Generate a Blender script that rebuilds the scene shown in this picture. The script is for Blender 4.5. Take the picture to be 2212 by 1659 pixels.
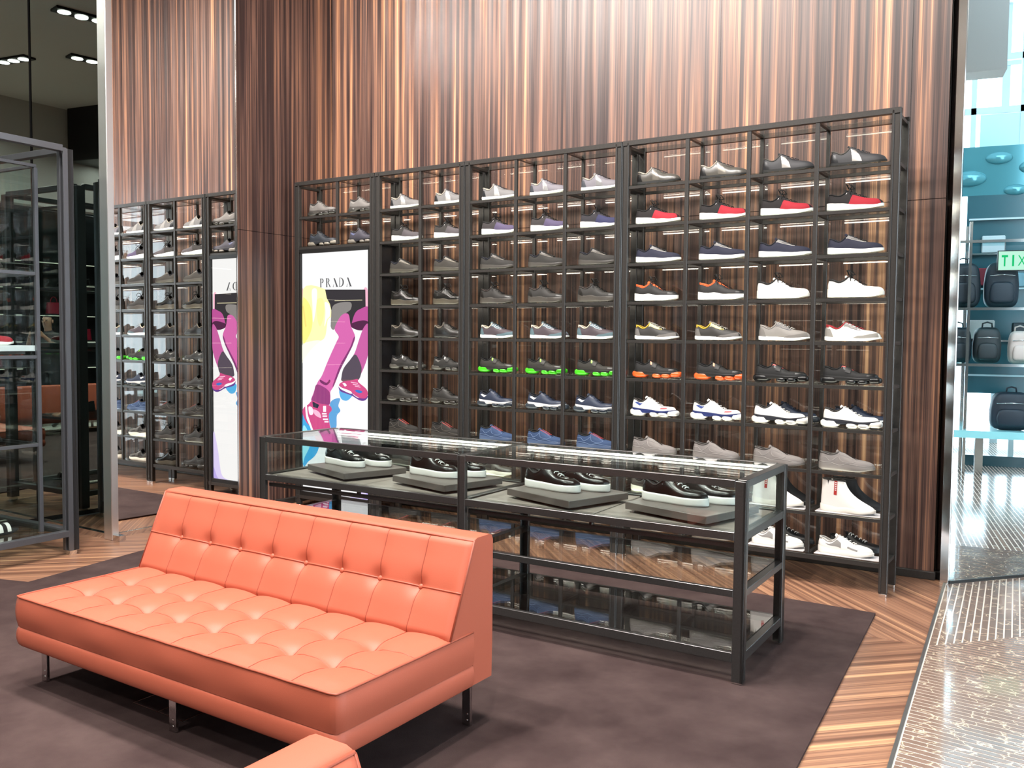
import bpy, bmesh, math, random
from mathutils import Vector, Matrix
R = math.radians
random.seed(7)
for o in list(bpy.data.objects): bpy.data.objects.remove(o)
SC = bpy.context.scene
COL = SC.collection
# ------------------------------------------------------------------ camera
IW, IH, F = 2212, 1659, 1927.35
YAW, PITCH, ROLL = -0.57959, -0.05113, 0.00886
CAM = Vector((0.940, -5.298, 1.440))
FW = Vector((math.sin(YAW)*math.cos(PITCH), math.cos(YAW)*math.cos(PITCH), math.sin(PITCH)))
RT = Vector((math.cos(YAW), -math.sin(YAW), 0)); UP = RT.cross(FW)
RT, UP = RT*math.cos(ROLL)+UP*math.sin(ROLL), UP*math.cos(ROLL)-RT*math.sin(ROLL)
cd = bpy.data.cameras.new('camera'); cam = bpy.data.objects.new('camera', cd); COL.objects.link(cam)
cd.sensor_width = 36; cd.lens = F/IW*36; cd.clip_start = .02; cd.clip_end = 200
cam.matrix_world = Matrix(((RT.x, UP.x, -FW.x, CAM.x), (RT.y, UP.y, -FW.y, CAM.y), (RT.z, UP.z, -FW.z, CAM.z), (0, 0, 0, 1)))
SC.camera = cam
# ------------------------------------------------------------------ world, lights, exposure
w = bpy.data.worlds.new('sky'); SC.world = w; w.use_nodes = True
bg = w.node_tree.nodes['Background']; bg.inputs[0].default_value = (.80, .92, 1.0, 1); bg.inputs[1].default_value = 5.4
SC.view_settings.view_transform = 'Standard'; SC.view_settings.look = 'None'
SC.view_settings.gamma = 1; SC.view_settings.use_curve_mapping = False
SC.view_settings.exposure = 0.55
SC.cycles.max_bounces = 9; SC.cycles.diffuse_bounces = 3; SC.cycles.glossy_bounces = 6; SC.cycles.transmission_bounces = 4; SC.cycles.transparent_max_bounces = 24
SC.cycles.caustics_reflective = False; SC.cycles.sample_clamp_indirect = 40
CEIL = 5.3
def area(x, y, z, p, size, col=(1, .95, .90), tx=None, spread=150):      # recessed spots of the shop ceiling, above the frame
    l = bpy.data.lights.new('ceiling_spot_offscreen', 'AREA'); l.shape = 'DISK'; l.size = size; l.energy = p; l.color = col; l.spread = R(spread)
    o = bpy.data.objects.new('ceiling_spot_offscreen', l); COL.objects.link(o); o.location = (x, y, z)
    d = Vector(tx)-o.location if tx else Vector((0, 0, -1))
    o.rotation_euler = d.to_track_quat('-Z', 'Y').to_euler()
for x, e in ((-4.3, 34), (-3.4, 42), (-2.5, 38), (-1.6, 25), (-.7, 15), (.1, 10)):            # row of washers over the shelf wall
    area(x, -2.2, CEIL-.06, e, .30, tx=(x, .5, 2.9), spread=110)
for x, y in ((-3.4, -2.9), (-1.9, -2.9), (-.5, -2.9), (-3.4, -4.8), (-3.4, -7), (-.6, -7), (-2.4, -8.6)):
    area(x, y, CEIL-.06, 74, .34)
for x, y in ((-2.09, -4.28), (.39, -4.77)):            # in the spotlight trays that the smoked mirror shows
    area(x, y, CEIL-.045, 74, .14)

# ------------------------------------------------------------------ helpers
def at_plane(px, py, p0, n):
    d = FW+RT*((px-IW/2)/F)-UP*((py-IH/2)/F); n = Vector(n)
    return CAM+d*((Vector(p0)-CAM).dot(n)/d.dot(n))
def at_z(px, py, z=0): return at_plane(px, py, (0, 0, z), (0, 0, 1))
def at_y(px, py, y=0): return at_plane(px, py, (0, y, 0), (0, 1, 0))

class MB:
    def __init__(s): s.v = []; s.f = []; s.m = []; s.sm = []
    def add(s, vs, fs, mi=0, smooth=False):
        b = len(s.v); s.v += [tuple(p) for p in vs]
        for f in fs: s.f.append(tuple(i+b for i in f)); s.m.append(mi); s.sm.append(smooth)
        return s
    def box(s, x0, x1, y0, y1, z0, z1, mi=0, c=0.0, M=None):
        if x1 < x0: x0, x1 = x1, x0
        if y1 < y0: y0, y1 = y1, y0
        if z1 < z0: z0, z1 = z1, z0
        c = min(c, .45*min(x1-x0, y1-y0, z1-z0))
        if c <= 0:
            vs = [(x, y, z) for z in (z0, z1) for y in (y0, y1) for x in (x0, x1)]
            fs = [(0, 2, 3, 1), (4, 5, 7, 6), (0, 1, 5, 4), (2, 6, 7, 3), (0, 4, 6, 2), (1, 3, 7, 5)]
        else:
            bm = bmesh.new(); bmesh.ops.create_cube(bm, size=1)
            for v in bm.verts: v.co = Vector((x0+(v.co.x+.5)*(x1-x0), y0+(v.co.y+.5)*(y1-y0), z0+(v.co.z+.5)*(z1-z0)))
            bmesh.ops.bevel(bm, geom=bm.edges[:], offset=c, segments=1, affect='EDGES')
            vs = [v.co[:] for v in bm.verts]; bm.verts.index_update(); fs = [tuple(v.index for v in f.verts) for f in bm.faces]; bm.free()
        if M: vs = [tuple(M @ Vector(p)) for p in vs]
        return s.add(vs, fs, mi)
    def tube(s, pts, r, n=6, mi=0, cap=True, closed=False):
        pts = [Vector(p) for p in pts]; k = len(pts); vs = []; fs = []
        prev = None
        for i, p in enumerate(pts):
            t = (pts[(i+1) % k if closed else min(i+1, k-1)]-pts[(i-1) % k if closed else max(i-1, 0)])
            t = t.normalized() if t.length > 1e-9 else Vector((0, 0, 1))
            if prev is None:
                a = Vector((0, 0, 1)) if abs(t.z) < .9 else Vector((1, 0, 0)); u = t.cross(a).normalized()
            else:
                u = (prev-t*prev.dot(t)); u = u.normalized() if u.length > 1e-6 else t.orthogonal().normalized()
            prev = u; w_ = t.cross(u); rr = r[i] if isinstance(r, (list, tuple)) else r
            for j in range(n):
                a = 2*math.pi*j/n; vs.append(p+u*math.cos(a)*rr+w_*math.sin(a)*rr)
        for i in range(k if closed else k-1):
            for j in range(n):
                a, b = i*n+j, i*n+(j+1) % n; c_, d = ((i+1) % k)*n+(j+1) % n, ((i+1) % k)*n+j
                fs.append((a, b, c_, d))
        if cap and not closed: fs += [tuple(range(n-1, -1, -1)), tuple(range((k-1)*n, k*n))]
        return s.add(vs, fs, mi, True)
    def grid(s, fn, nu, nv, mi=0, smooth=True, closeu=False, flip=False):
        vs = [fn(i/(nu if closeu else nu-1), j/(nv-1)) for j in range(nv) for i in range(nu)]; fs = []
        for j in range(nv-1):
            for i in range(nu if closeu else nu-1):
                a, b = j*nu+i, j*nu+(i+1) % nu; q = (a, b, b+nu, a+nu)
                fs.append(q[::-1] if flip else q)
        return s.add(vs, fs, mi, smooth)
    def poly(s, pts, thick=0, nrm=(0, 0, 1), mi=0):
        n = len(pts); pts = [Vector(p) for p in pts]; nv = Vector(nrm)
        if thick == 0: return s.add(pts, [tuple(range(n))], mi)
        vs = pts+[p-nv*thick for p in pts]
        return s.add(vs, [tuple(range(n)), tuple(range(2*n-1, n-1, -1))]+[(i, i+n, (i+1) % n+n, (i+1) % n) for i in range(n)], mi)
    def mesh(s, name, mats):
        me = bpy.data.meshes.new(name); me.from_pydata(s.v, [], s.f)
        for m in (mats if isinstance(mats, (list, tuple)) else [mats]): me.materials.append(m)
        for p, mi, sm in zip(me.polygons, s.m, s.sm): p.material_index = mi; p.use_smooth = sm
        bm = bmesh.new(); bm.from_mesh(me); bmesh.ops.recalc_face_normals(bm, faces=bm.faces); bm.to_mesh(me); bm.free()
        return me
    def build(s, name, mats, parent=None): return link(name, s.mesh(name, mats), parent)
def link(name, me, parent=None):
    o = bpy.data.objects.new(name, me); COL.objects.link(o)
    if parent: o.parent = parent
    return o
def tag(o, label=None, cat=None, group=None, kind=None):
    if label: o['label'] = label
    if cat: o['category'] = cat
    if group: o['group'] = group
    if kind: o['kind'] = kind
    return o
def empty(name, loc=(0, 0, 0), rz=0, label=None, cat=None, group=None):
    o = bpy.data.objects.new(name, None); COL.objects.link(o); o.location = loc; o.rotation_euler = (0, 0, rz); o.empty_display_size = .1
    return tag(o, label, cat, group)
def kids(o, table={}): return [c for c in COL.objects if c.parent == o]
def copy_tree(o, parent=None):
    ch = kids(o); c = o.copy(); COL.objects.link(c); c.parent = parent
    for k in ch: copy_tree(k, c)
    return c
def lerp(a, b, t): return a+(b-a)*t
def interp(x, pts):
    if x <= pts[0][0]: return pts[0][1]
    for (a, b), (c, d) in zip(pts, pts[1:]):
        if x <= c:
            t = (x-a)/(c-a); t = t*t*(3-2*t); return b+(d-b)*t
    return pts[-1][1]

# ------------------------------------------------------------------ materials
def nt(name):
    m = bpy.data.materials.new(name); m.use_nodes = True; t = m.node_tree; return m, t, t.nodes['Principled BSDF']
def node(t, typ, **kw):
    n = t.nodes.new(typ)
    for k, v in kw.items():
        if k.startswith('i_'):
            n.inputs[k[2:].replace('_', ' ')].default_value = v
        else: setattr(n, k, v)
    return n
_mc = {}
def mat(name, col, rough=.5, metal=0, bump=0, bscale=300, var=.12, emit=0, spec=.5, sheen=0, coat=0):
    if name in _mc: return _mc[name]
    m, t, b = nt(name); L = t.links.new
    b.inputs['Roughness'].default_value = rough; b.inputs['Metallic'].default_value = metal
    b.inputs['Specular IOR Level'].default_value = spec; b.inputs['Coat Weight'].default_value = coat
    tc = node(t, 'ShaderNodeTexCoord'); nz = node(t, 'ShaderNodeTexNoise', i_Scale=bscale, i_Detail=3)
    L(tc.outputs['Object'], nz.inputs['Vector'])
    mx = node(t, 'ShaderNodeMix', data_type='RGBA')
    mx.inputs['A'].default_value = (*[c*(1-var) for c in col], 1); mx.inputs['B'].default_value = (*[min(1, c*(1+var)) for c in col], 1)
    L(nz.outputs['Fac'], mx.inputs['Factor']); L(mx.outputs['Result'], b.inputs['Base Color'])
    if bump:
        bp = node(t, 'ShaderNodeBump', i_Strength=bump, i_Distance=.002); L(nz.outputs['Fac'], bp.inputs['Height']); L(bp.outputs['Normal'], b.inputs['Normal'])
    if sheen: b.inputs['Sheen Weight'].default_value = sheen
    if emit:
        b.inputs['Emission Color'].default_value = (*col, 1); b.inputs['Emission Strength'].default_value = emit
    _mc[name] = m; return m
def hexc(h):
    def f(c): c /= 255; return c/12.92 if c <= .04045 else ((c+.055)/1.055)**2.4
    return tuple(f(int(h[i:i+2], 16)) for i in (0, 2, 4))
def ramp(t, stops):
    r = node(t, 'ShaderNodeValToRGB'); e = r.color_ramp.elements
    while len(e) < len(stops): e.new(.5)
    for q, (p, c) in zip(e, stops): q.position = p; q.color = (*c, 1)
    return r
def veneer(name, stops, axis='Z', period=.24, bold=24, fine=62, wts=(.45, .33, .22), rough=.42, coat=.1, offset=0, rnd=False, coord='Object', leaf=False):
    """striped book-matched wood veneer, grain along one axis"""
    m, t, b = nt(name); L = t.links.new
    tc = node(t, 'ShaderNodeTexCoord'); sp = node(t, 'ShaderNodeSeparateXYZ'); L(tc.outputs[coord], sp.inputs[0])
    if axis == 'Z':
        ad = node(t, 'ShaderNodeMath', operation='ADD'); L(sp.outputs['X'], ad.inputs[0]); L(sp.outputs['Y'], ad.inputs[1]); across, along = ad.outputs[0], sp.outputs['Z']
    else: across, along = sp.outputs['Y'], sp.outputs['X']
    if rnd:
        oi = node(t, 'ShaderNodeObjectInfo'); mu = node(t, 'ShaderNodeMath', operation='MULTIPLY_ADD'); mu.inputs[1].default_value = 37.0
        L(oi.outputs['Random'], mu.inputs[0]); L(across, mu.inputs[2]); across2 = mu.outputs[0]
    else:
        pp = node(t, 'ShaderNodeMath', operation='PINGPONG'); pp.inputs[1].default_value = period/2; L(across, pp.inputs[0]); across2 = pp.outputs[0]
    def stripes(scale, det, along_s, dist):
        cb = node(t, 'ShaderNodeCombineXYZ'); ms = node(t, 'ShaderNodeMath', operation='MULTIPLY'); ms.inputs[1].default_value = along_s
        L(along, ms.inputs[0]); L(across2, cb.inputs[0]); L(ms.outputs[0], cb.inputs[1]); cb.inputs[2].default_value = offset
        if leaf:
            m2 = node(t, 'ShaderNodeMath', operation='MULTIPLY'); m2.inputs[1].default_value = .07; L(across, m2.inputs[0]); L(m2.outputs[0], cb.inputs[2])
        n = node(t, 'ShaderNodeTexNoise', i_Scale=scale, i_Detail=det, i_Roughness=.6, i_Distortion=dist); L(cb.outputs[0], n.inputs['Vector']); return n
    n0 = stripes(bold, 1, .004, .0); n1 = stripes(fine, 2, .010, .25); n2 = stripes(fine*5, 2, .004, .1)
    acc = None
    for n_, w_ in ((n0, wts[0]), (n1, wts[1]), (n2, wts[2])):
        ma = node(t, 'ShaderNodeMath', operation='MULTIPLY_ADD'); ma.inputs[1].default_value = w_; ma.inputs[2].default_value = 0
        L(n_.outputs['Fac'], ma.inputs[0])
        if acc: L(acc, ma.inputs[2])
        acc = ma.outputs[0]
    r = ramp(t, stops); L(acc, r.inputs[0]); L(r.outputs[0], b.inputs['Base Color'])
    b.inputs['Roughness'].default_value = rough; b.inputs['Coat Weight'].default_value = coat; b.inputs['Coat Roughness'].default_value = .3
    return m
def glass(name, tint=(.93, .97, .96), ior=1.5, refl=1.0):
    m, t, b = nt(name); t.nodes.remove(b); L = t.links.new
    tr = node(t, 'ShaderNodeBsdfTransparent'); tr.inputs[0].default_value = (*tint, 1)
    gl = node(t, 'ShaderNodeBsdfGlossy', i_Roughness=.0); gl.inputs[0].default_value = (1, 1, 1, 1)
    fr = node(t, 'ShaderNodeLayerWeight', i_Blend=.5); pw = node(t, 'ShaderNodeMath', operation='POWER'); pw.inputs[1].default_value = 5
    L(fr.outputs['Facing'], pw.inputs[0]); mu = node(t, 'ShaderNodeMath', operation='MULTIPLY_ADD'); mu.inputs[1].default_value = .92*refl; mu.inputs[2].default_value = .045*refl
    L(pw.outputs[0], mu.inputs[0]); mx = node(t, 'ShaderNodeMixShader'); L(mu.outputs[0], mx.inputs[0]); L(tr.outputs[0], mx.inputs[1]); L(gl.outputs[0], mx.inputs[2])
    L(mx.outputs[0], t.nodes['Material Output'].inputs[0]); return m
def mirror(name, col, rough=.0):
    m, t, b = nt(name); b.inputs['Base Color'].default_value = (*col, 1); b.inputs['Metallic'].default_value = 1; b.inputs['Roughness'].default_value = rough; return m
def emis(name, col, s):
    m, t, b = nt(name); t.nodes.remove(b); e = node(t, 'ShaderNodeEmission', i_Strength=s); e.inputs[0].default_value = (*col, 1)
    t.links.new(e.outputs[0], t.nodes['Material Output'].inputs[0]); return m

M_WOOD = veneer('ebony veneer', [(.36, (.014, .007, .007)), (.44, (.036, .018, .016)), (.485, (.085, .043, .033)), (.53, (.150, .078, .056)), (.57, (.24, .112, .068)), (.62, (.46, .225, .12)), (.68, (.75, .42, .22))], leaf=True)
M_FLOOR = veneer('zebra parquet', [(.30, (.045, .021, .014)), (.43, (.16, .075, .047)), (.52, (.30, .15, .092)), (.60, (.50, .27, .15)), (.70, (.72, .46, .22))], axis='X', rnd=True, bold=16, fine=42, wts=(.4, .4, .2), rough=.25, coat=.3)
M_GLASS = glass('clear glass', refl=.6); M_GREEN = glass('greenish glass', (.93, .965, .95)); M_GEDGE = mat('glass edge', (.45, .58, .55), .15, 0, var=.05)
M_SMIRR = mirror('silver mirror', (.93, .92, .90)); M_BMIRR = mirror('blue silver mirror', (.84, .95, .985))
M_DMIRR = mirror('smoked mirror', (.50, .55, .525)); M_CHROME = mirror('polished steel', (.82, .81, .80), .14)
M_FRAME = mat('burnished steel', (.044, .040, .037), .34, .4, bump=.04, bscale=90, var=.25)
M_CASE = mat('blued steel', (.085, .082, .08), .28, .75, bump=.04, bscale=120, var=.2)
M_BLACK = mat('black metal', (.012, .012, .012), .4, .3)
M_LED = emis('led light', (1, .93, .80), 13); M_LED2 = emis('led light dim', (1, .90, .74), 1.5); M_LAMP = emis('lamp', (1, .96, .9), 25)

# ------------------------------------------------------------------ structure: wood walls
XM, YB = -4.851, .58
def corr_wall(name, p0, p1, z0, z1, nrm, parent=None):
    """corrugated veneer panel from p0 to p1 in plan"""
    p0, p1, n = Vector(p0), Vector(p1), Vector(nrm); ln = (p1-p0).length; k = max(2, int(ln/.0125)); mb = MB(); vs = []
    for i in range(k+1):
        d = p0+(p1-p0)*(i/k)+n*(.0012*(1+math.cos(2*math.pi*(i/k*ln)/.12)))
        vs.append((d.x, d.y))
    mb.add([(x, y, z0) for x, y in vs]+[(x, y, z1) for x, y in vs], [(i, i+1, i+k+2, i+k+1) for i in range(k)], 0, True)
    b0, b1 = p0-n*.03, p1-n*.03
    mb.add([(b0.x, b0.y, z0), (b1.x, b1.y, z0), (b1.x, b1.y, z1), (b0.x, b0.y, z1)], [(0, 1, 2, 3)])
    return mb.build(name, M_WOOD, parent)
WB = tag(MB().box(XM-.2, .19, YB+.03, YB+.2, 0, CEIL).build('wall_back', M_BLACK), 'tall veneered wood wall behind the shoe shelves', kind='structure')
JZ = 2.295
x = XM
while x < .14:
    x1 = min(x+1.2, .16)
    for z0, z1 in ((.05, JZ-.002), (JZ+.002, CEIL)): corr_wall('panel', (x+.0008, YB, 0), (x1-.0008, YB, 0), z0, z1, (0, -1, 0), WB)
    x = x1
WS = tag(MB().box(XM-.2, XM-.03, -1.60, YB+.2, 0, CEIL).build('wall_left', M_BLACK), 'veneered return wall carrying the tall mirror', kind='structure')
for z0, z1 in ((.05, JZ-.002), (JZ+.002, CEIL)): corr_wall('panel', (XM-.012, -.48, 0), (XM-.012, YB, 0), z0, z1, (1, 0, 0), WS)
tag(MB().box(XM-.03, .17, YB-.022, YB+.03, 0, .05, c=.004).box(XM-.03, XM+.022, -.5, YB, 0, .05, c=.004).build('baseboard_back', M_FRAME), 'dark metal skirting along the veneered wall', kind='structure')
# tall silver mirror on the return wall, with its steel corner pier
o = empty('wall_mirror', (XM, -1.0, 0), 0, 'tall silver mirror panel reflecting the shoe shelves', 'mirror')
MB().box(-.03, 0, -.615, .505, .03, CEIL).build('mirror_pane', M_SMIRR, o)
MB().box(-.03, .004, .505, .512, 0, CEIL).build('edge_trim', M_CHROME, o)
MB().box(-.03, .012, -.615, .505, 0, .03).build('base_rail', M_CHROME, o)
tag(MB().box(-4.875, -4.778, -1.655, -1.602, 0, CEIL, c=.004).build('trim_1', mirror('satin steel', (.92, .90, .88), .32)), 'polished steel corner trim between the two mirrors', kind='structure')
# smoked mirror niche behind the glass cabinet
WN = tag(MB().box(-5.95, -4.86, -1.60, -1.50, 0, CEIL).box(-5.95, -5.80, -10, -1.5, 0, CEIL).build('wall_niche', M_BLACK), 'dark niche walls lined with smoked mirror', kind='structure')
o = empty('smoked_mirror', (-5.3, -1.62, 0), 0, 'smoked mirror panel facing the room behind the glass cabinet', 'mirror')
MB().box(-.46, .44, -.01, .012, .04, CEIL).build('mirror_pane', M_DMIRR, o); MB().box(-.46, .6, -.03, .02, 0, .04).build('base_rail', M_CHROME, o)
o = empty('smoked_mirror', (-5.78, -4, 0), 0, 'long smoked mirror wall at right angles to the niche', 'mirror')
for k in range(4): MB().box(-.015, .01, 2.36-(k+1)*1.6+.004, 2.36-k*1.6, .04, CEIL).build('mirror_pane', M_DMIRR, o)
# mirrored column at the mosaic side
MA, MBp = Vector((.252, .526, 0)), Vector((.614, .969, 0)); ME = (MBp-MA).normalized(); MN = Vector((ME.y, -ME.x, 0))
o = empty('wall_mirror', MA, math.atan2(ME.y, ME.x), 'mirrored column face beside the marble mosaic floor', 'mirror')
MB().box(0, 2.2, 0, .02, .02, CEIL).build('mirror_pane', M_BMIRR, o); MB().box(0, 2.2, -.004, .02, 0, .02).build('base_rail', M_BLACK, o)
tag(MB().poly([(.165, .60, CEIL), (.178, .585, CEIL), (.199, .548, CEIL), (.245, .52, CEIL), (.27, .55, CEIL), (.2, .66, CEIL)][::-1], CEIL).build('trim_2', M_CHROME), 'polished steel edge trim of the mirrored column', kind='structure')
tag(MB().poly([(.20, .62, CEIL), (.27, .57, CEIL), (1.62, 2.22, CEIL), (.19, 2.3, CEIL)][::-1], CEIL).build('wall_column', M_BLACK), 'core of the mirrored column', kind='structure')

# ------------------------------------------------------------------ floors
def clip(poly, inside, inter):
    out = []
    for i, p in enumerate(poly):
        q = poly[(i+1) % len(poly)]; a, b = inside(p), inside(q)
        if a: out.append(p)
        if a != b: out.append(inter(p, q))
    return out
def clip_half(poly, a, b, c):          # keep a*x+b*y<=c
    f = lambda p: a*p[0]+b*p[1]-c
    def it(p, q):
        t = f(p)/(f(p)-f(q)); return (p[0]+(q[0]-p[0])*t, p[1]+(q[1]-p[1])*t)
    return clip(poly, lambda p: f(p) <= 0, it) if poly else poly
def edge_x(y): return .262-.0655*(y-.0)                    # border between parquet and mosaic
EA = (1, .0655, .262)
FL = tag(MB().box(-9, 9, -10.5, 4, -.08, -.006).build('floor', mat('screed', (.12, .08, .06), .4)), 'shop floor of zebra parquet and marble mosaic', kind='structure')
def planks(ylo, yhi, xlo, sgn, wd):
    c = math.sqrt(.5); d = Vector((c, -c*sgn)) if sgn > 0 else Vector((c, c)); nrm = Vector((-d.y, d.x))
    k = -80
    while k < 80:
        o_ = nrm*(k*wd); L = 14
        pl = [o_-d*L, o_+d*L, o_+d*L+nrm*(wd-.0012), o_-d*L+nrm*(wd-.0012)]; pl = [(p.x, p.y) for p in pl]
        for h in ((0, 1, yhi), (0, -1, -ylo), (-1, 0, -xlo), EA): pl = clip_half(pl, *h)
        if len(pl) > 2:
            cx = sum(p[0] for p in pl)/len(pl); cy = sum(p[1] for p in pl)/len(pl); a = math.atan2(d.y, d.x)
            M = Matrix.Rotation(-a, 3, 'Z'); loc = [M @ Vector((p[0]-cx, p[1]-cy, 0)) for p in pl]
            po = MB().poly(loc, .006).build('plank', M_FLOOR, FL); po.location = (cx, cy, 0); po.rotation_euler = (0, 0, a)
        k += 1
planks(-.735, .60, -5.0, 1, .125)
planks(-6.2, -.7365, -5.75, -1, .125)
# marble strips with pale joints
def marble():
    m, t, b = nt('brown marble'); L = t.links.new; tc = node(t, 'ShaderNodeTexCoord'); oi = node(t, 'ShaderNodeObjectInfo')
    ad = node(t, 'ShaderNodeVectorMath', operation='ADD'); cb = node(t, 'ShaderNodeCombineXYZ'); mu = node(t, 'ShaderNodeMath', operation='MULTIPLY'); mu.inputs[1].default_value = 50
    L(oi.outputs['Random'], mu.inputs[0]); L(mu.outputs[0], cb.inputs[0]); L(tc.outputs['Object'], ad.inputs[0]); L(cb.outputs[0], ad.inputs[1])
    nz = node(t, 'ShaderNodeTexNoise', i_Scale=14, i_Detail=4); L(ad.outputs[0], nz.inputs['Vector'])
    vo = node(t, 'ShaderNodeTexVoronoi', feature='DISTANCE_TO_EDGE', i_Scale=8)
    mxv = node(t, 'ShaderNodeMix', data_type='VECTOR'); mxv.inputs['Factor'].default_value = .12; L(ad.outputs[0], mxv.inputs['A']); L(nz.outputs['Color'], mxv.inputs['B']); L(mxv.outputs['Result'], vo.inputs['Vector'])
    r = ramp(t, [(0, (.85, .74, .58)), (.016, (.62, .50, .36)), (.03, (.34, .235, .185)), (1, (.26, .175, .138))]); L(vo.outputs['Distance'], r.inputs[0])
    mx = node(t, 'ShaderNodeMix', data_type='RGBA', blend_type='MULTIPLY'); mx.inputs['Factor'].default_value = .5; L(r.outputs[0], mx.inputs['A']); L(nz.outputs['Fac'], mx.inputs['B'])
    L(mx.outputs['Result'], b.inputs['Base Color']); b.inputs['Roughness'].default_value = .13; b.inputs['Coat Weight'].default_value = 1.0; b.inputs['Coat Roughness'].default_value = .05
    return m
M_MARB = marble()
def grout():
    m, t, b = nt('distant marble strips'); L = t.links.new; tc = node(t, 'ShaderNodeTexCoord'); sp = node(t, 'ShaderNodeSeparateXYZ'); L(tc.outputs['Object'], sp.inputs[0])
    gt = node(t, 'ShaderNodeMath', operation='GREATER_THAN'); gt.inputs[1].default_value = 1.3; L(sp.outputs['X'], gt.inputs[0])
    br = node(t, 'ShaderNodeTexBrick', i_Scale=1, i_Mortar_Size=.004, i_Brick_Width=.6, i_Row_Height=.0345); br.inputs['Color1'].default_value = (.24, .16, .12, 1); br.inputs['Color2'].default_value = (.17, .11, .085, 1); br.inputs['Mortar'].default_value = (.75, .69, .6, 1)
    L(tc.outputs['Object'], br.inputs['Vector']); mx = node(t, 'ShaderNodeMix', data_type='RGBA'); mx.inputs['A'].default_value = (.78, .72, .64, 1); L(gt.outputs[0], mx.inputs['Factor']); L(br.outputs['Color'], mx.inputs['B']); L(mx.outputs['Result'], b.inputs['Base Color'])
    b.inputs['Roughness'].default_value = .14; b.inputs['Specular IOR Level'].default_value = .3; return m
M_GROUT = grout()
tag(MB().poly([(edge_x(2.6)+.008, 2.6, .0), (edge_x(-10)+.008, -10, .0), (9, -10, 0), (9, 3.9, 0), (2.2, 3.9, 0)][::-1], .006).build('floor_grout', M_GROUT), 'pale grout bed of the marble mosaic floor', kind='structure')
FM = tag(empty('floor_mosaic', (0, 0, 0)), 'polished brown marble strip mosaic floor', kind='structure')
ang = math.atan2(-1, .0655); ed = Vector((.0655, -1, 0)).normalized(); en = Vector((1, .0655, 0)).normalized()   # along edge / away from it
E0 = Vector((edge_x(-.742), -.742, 0)); PIT = .0345
def strip(poly, a):
    if len(poly) < 3: return
    cx = sum(p[0] for p in poly)/len(poly); cy = sum(p[1] for p in poly)/len(poly)
    M = Matrix.Rotation(-a, 3, 'Z'); o = MB().poly([M @ Vector((p[0]-cx, p[1]-cy, 0)) for p in poly], .003).build('tile', M_MARB, FM)
    o.location = (cx, cy, .0022); o.rotation_euler = (0, 0, a)
def EN(u, v): p = E0+en*u-ed*v; return (p.x, p.y)          # u away from edge, v towards the shelves
nst = 0
for k in range(34):                                         # strips running along the border, above the mitre v>=u
    u0, u1 = .014+k*PIT, .014+(k+1)*PIT-.007
    st = random.uniform(-.6, 0)
    for s in range(7):
        v0, v1 = st+s*.62, st+s*.62+.6165
        pl = [EN(u0, v0), EN(u1, v0), EN(u1, v1), EN(u0, v1)]
        q = EN(0, 0); r_ = EN(1, 1); dx, dy = r_[0]-q[0], r_[1]-q[1]
        pl = clip_half(pl, dy, -dx, dy*q[0]-dx*q[1]-.002)
        pl = clip_half(pl, MN.x*-1, MN.y*-1, -(MN.x*MA.x+MN.y*MA.y)-.004) if pl else pl
        if k < 34: strip(pl, math.atan2(-ed.y, -ed.x))
d2 = Vector((1, -.067, 0)).normalized(); n2_ = Vector((-d2.y, d2.x, 0))
def EL(u, v): p = E0+d2*u+n2_*v; return (p.x, p.y)
for k in range(-36, 60):                                     # strips running away from the border, below the mitre
    v0, v1 = -k*PIT-PIT+.008, -k*PIT
    for s in range(3):
        pl = [EL(s*.60-(.1 if s == 0 else 0), v0), EL((s+1)*.60-.0035, v0), EL((s+1)*.60-.0035, v1), EL(s*.60-(.1 if s == 0 else 0), v1)]
        q = EN(0, 0); r_ = EN(1, 1); dx, dy = r_[0]-q[0], r_[1]-q[1]
        pl = clip_half(pl, -dy, dx, -(dy*q[0]-dx*q[1])-.004); pl = clip_half(pl, -EA[0], -EA[1], -EA[2]-.014)
        strip(pl, math.atan2(d2.y, d2.x))
tag(MB().add([EN(-.006, 1.35)+(.004,), EN(.008, 1.35)+(.004,), EN(.008, -9)+(.004,), EN(-.006, -9)+(.004,), EN(-.006, 1.35)+(-.006,), EN(.008, 1.35)+(-.006,), EN(.008, -9)+(-.006,), EN(-.006, -9)+(-.006,)],
    [(0, 1, 2, 3), (0, 3, 7, 4), (1, 5, 6, 2), (0, 4, 5, 1), (3, 2, 6, 7)]).build('trim_3', mat('brushed steel', (.55, .53, .5), .3, 1)), 'brushed metal strip between parquet and mosaic', kind='structure')
# carpet
def carpet_mat():
    m, t, b = nt('brown wool carpet'); L = t.links.new; tc = node(t, 'ShaderNodeTexCoord')
    n1 = node(t, 'ShaderNodeTexNoise', i_Scale=3.2, i_Detail=4, i_Roughness=.65); n2 = node(t, 'ShaderNodeTexNoise', i_Scale=420, i_Detail=2)
    L(tc.outputs['Object'], n1.inputs['Vector']); L(tc.outputs['Object'], n2.inputs['Vector'])
    r = ramp(t, [(.3, (.046, .028, .027)), (.7, (.088, .058, .054))]); L(n1.outputs['Fac'], r.inputs[0])
    mx = node(t, 'ShaderNodeMix', data_type='RGBA', blend_type='MULTIPLY'); mx.inputs['Factor'].default_value = .35; L(r.outputs[0], mx.inputs['A']); L(n2.outputs['Color'], mx.inputs['B']); L(mx.outputs['Result'], b.inputs['Base Color'])
    bp = node(t, 'ShaderNodeBump', i_Strength=.5, i_Distance=.004); L(n2.outputs['Fac'], bp.inputs['Height']); L(bp.outputs['Normal'], b.inputs['Normal'])
    b.inputs['Roughness'].default_value = .95; b.inputs['Specular IOR Level'].default_value = .1
    return m
M_CARPET = carpet_mat()
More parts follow.
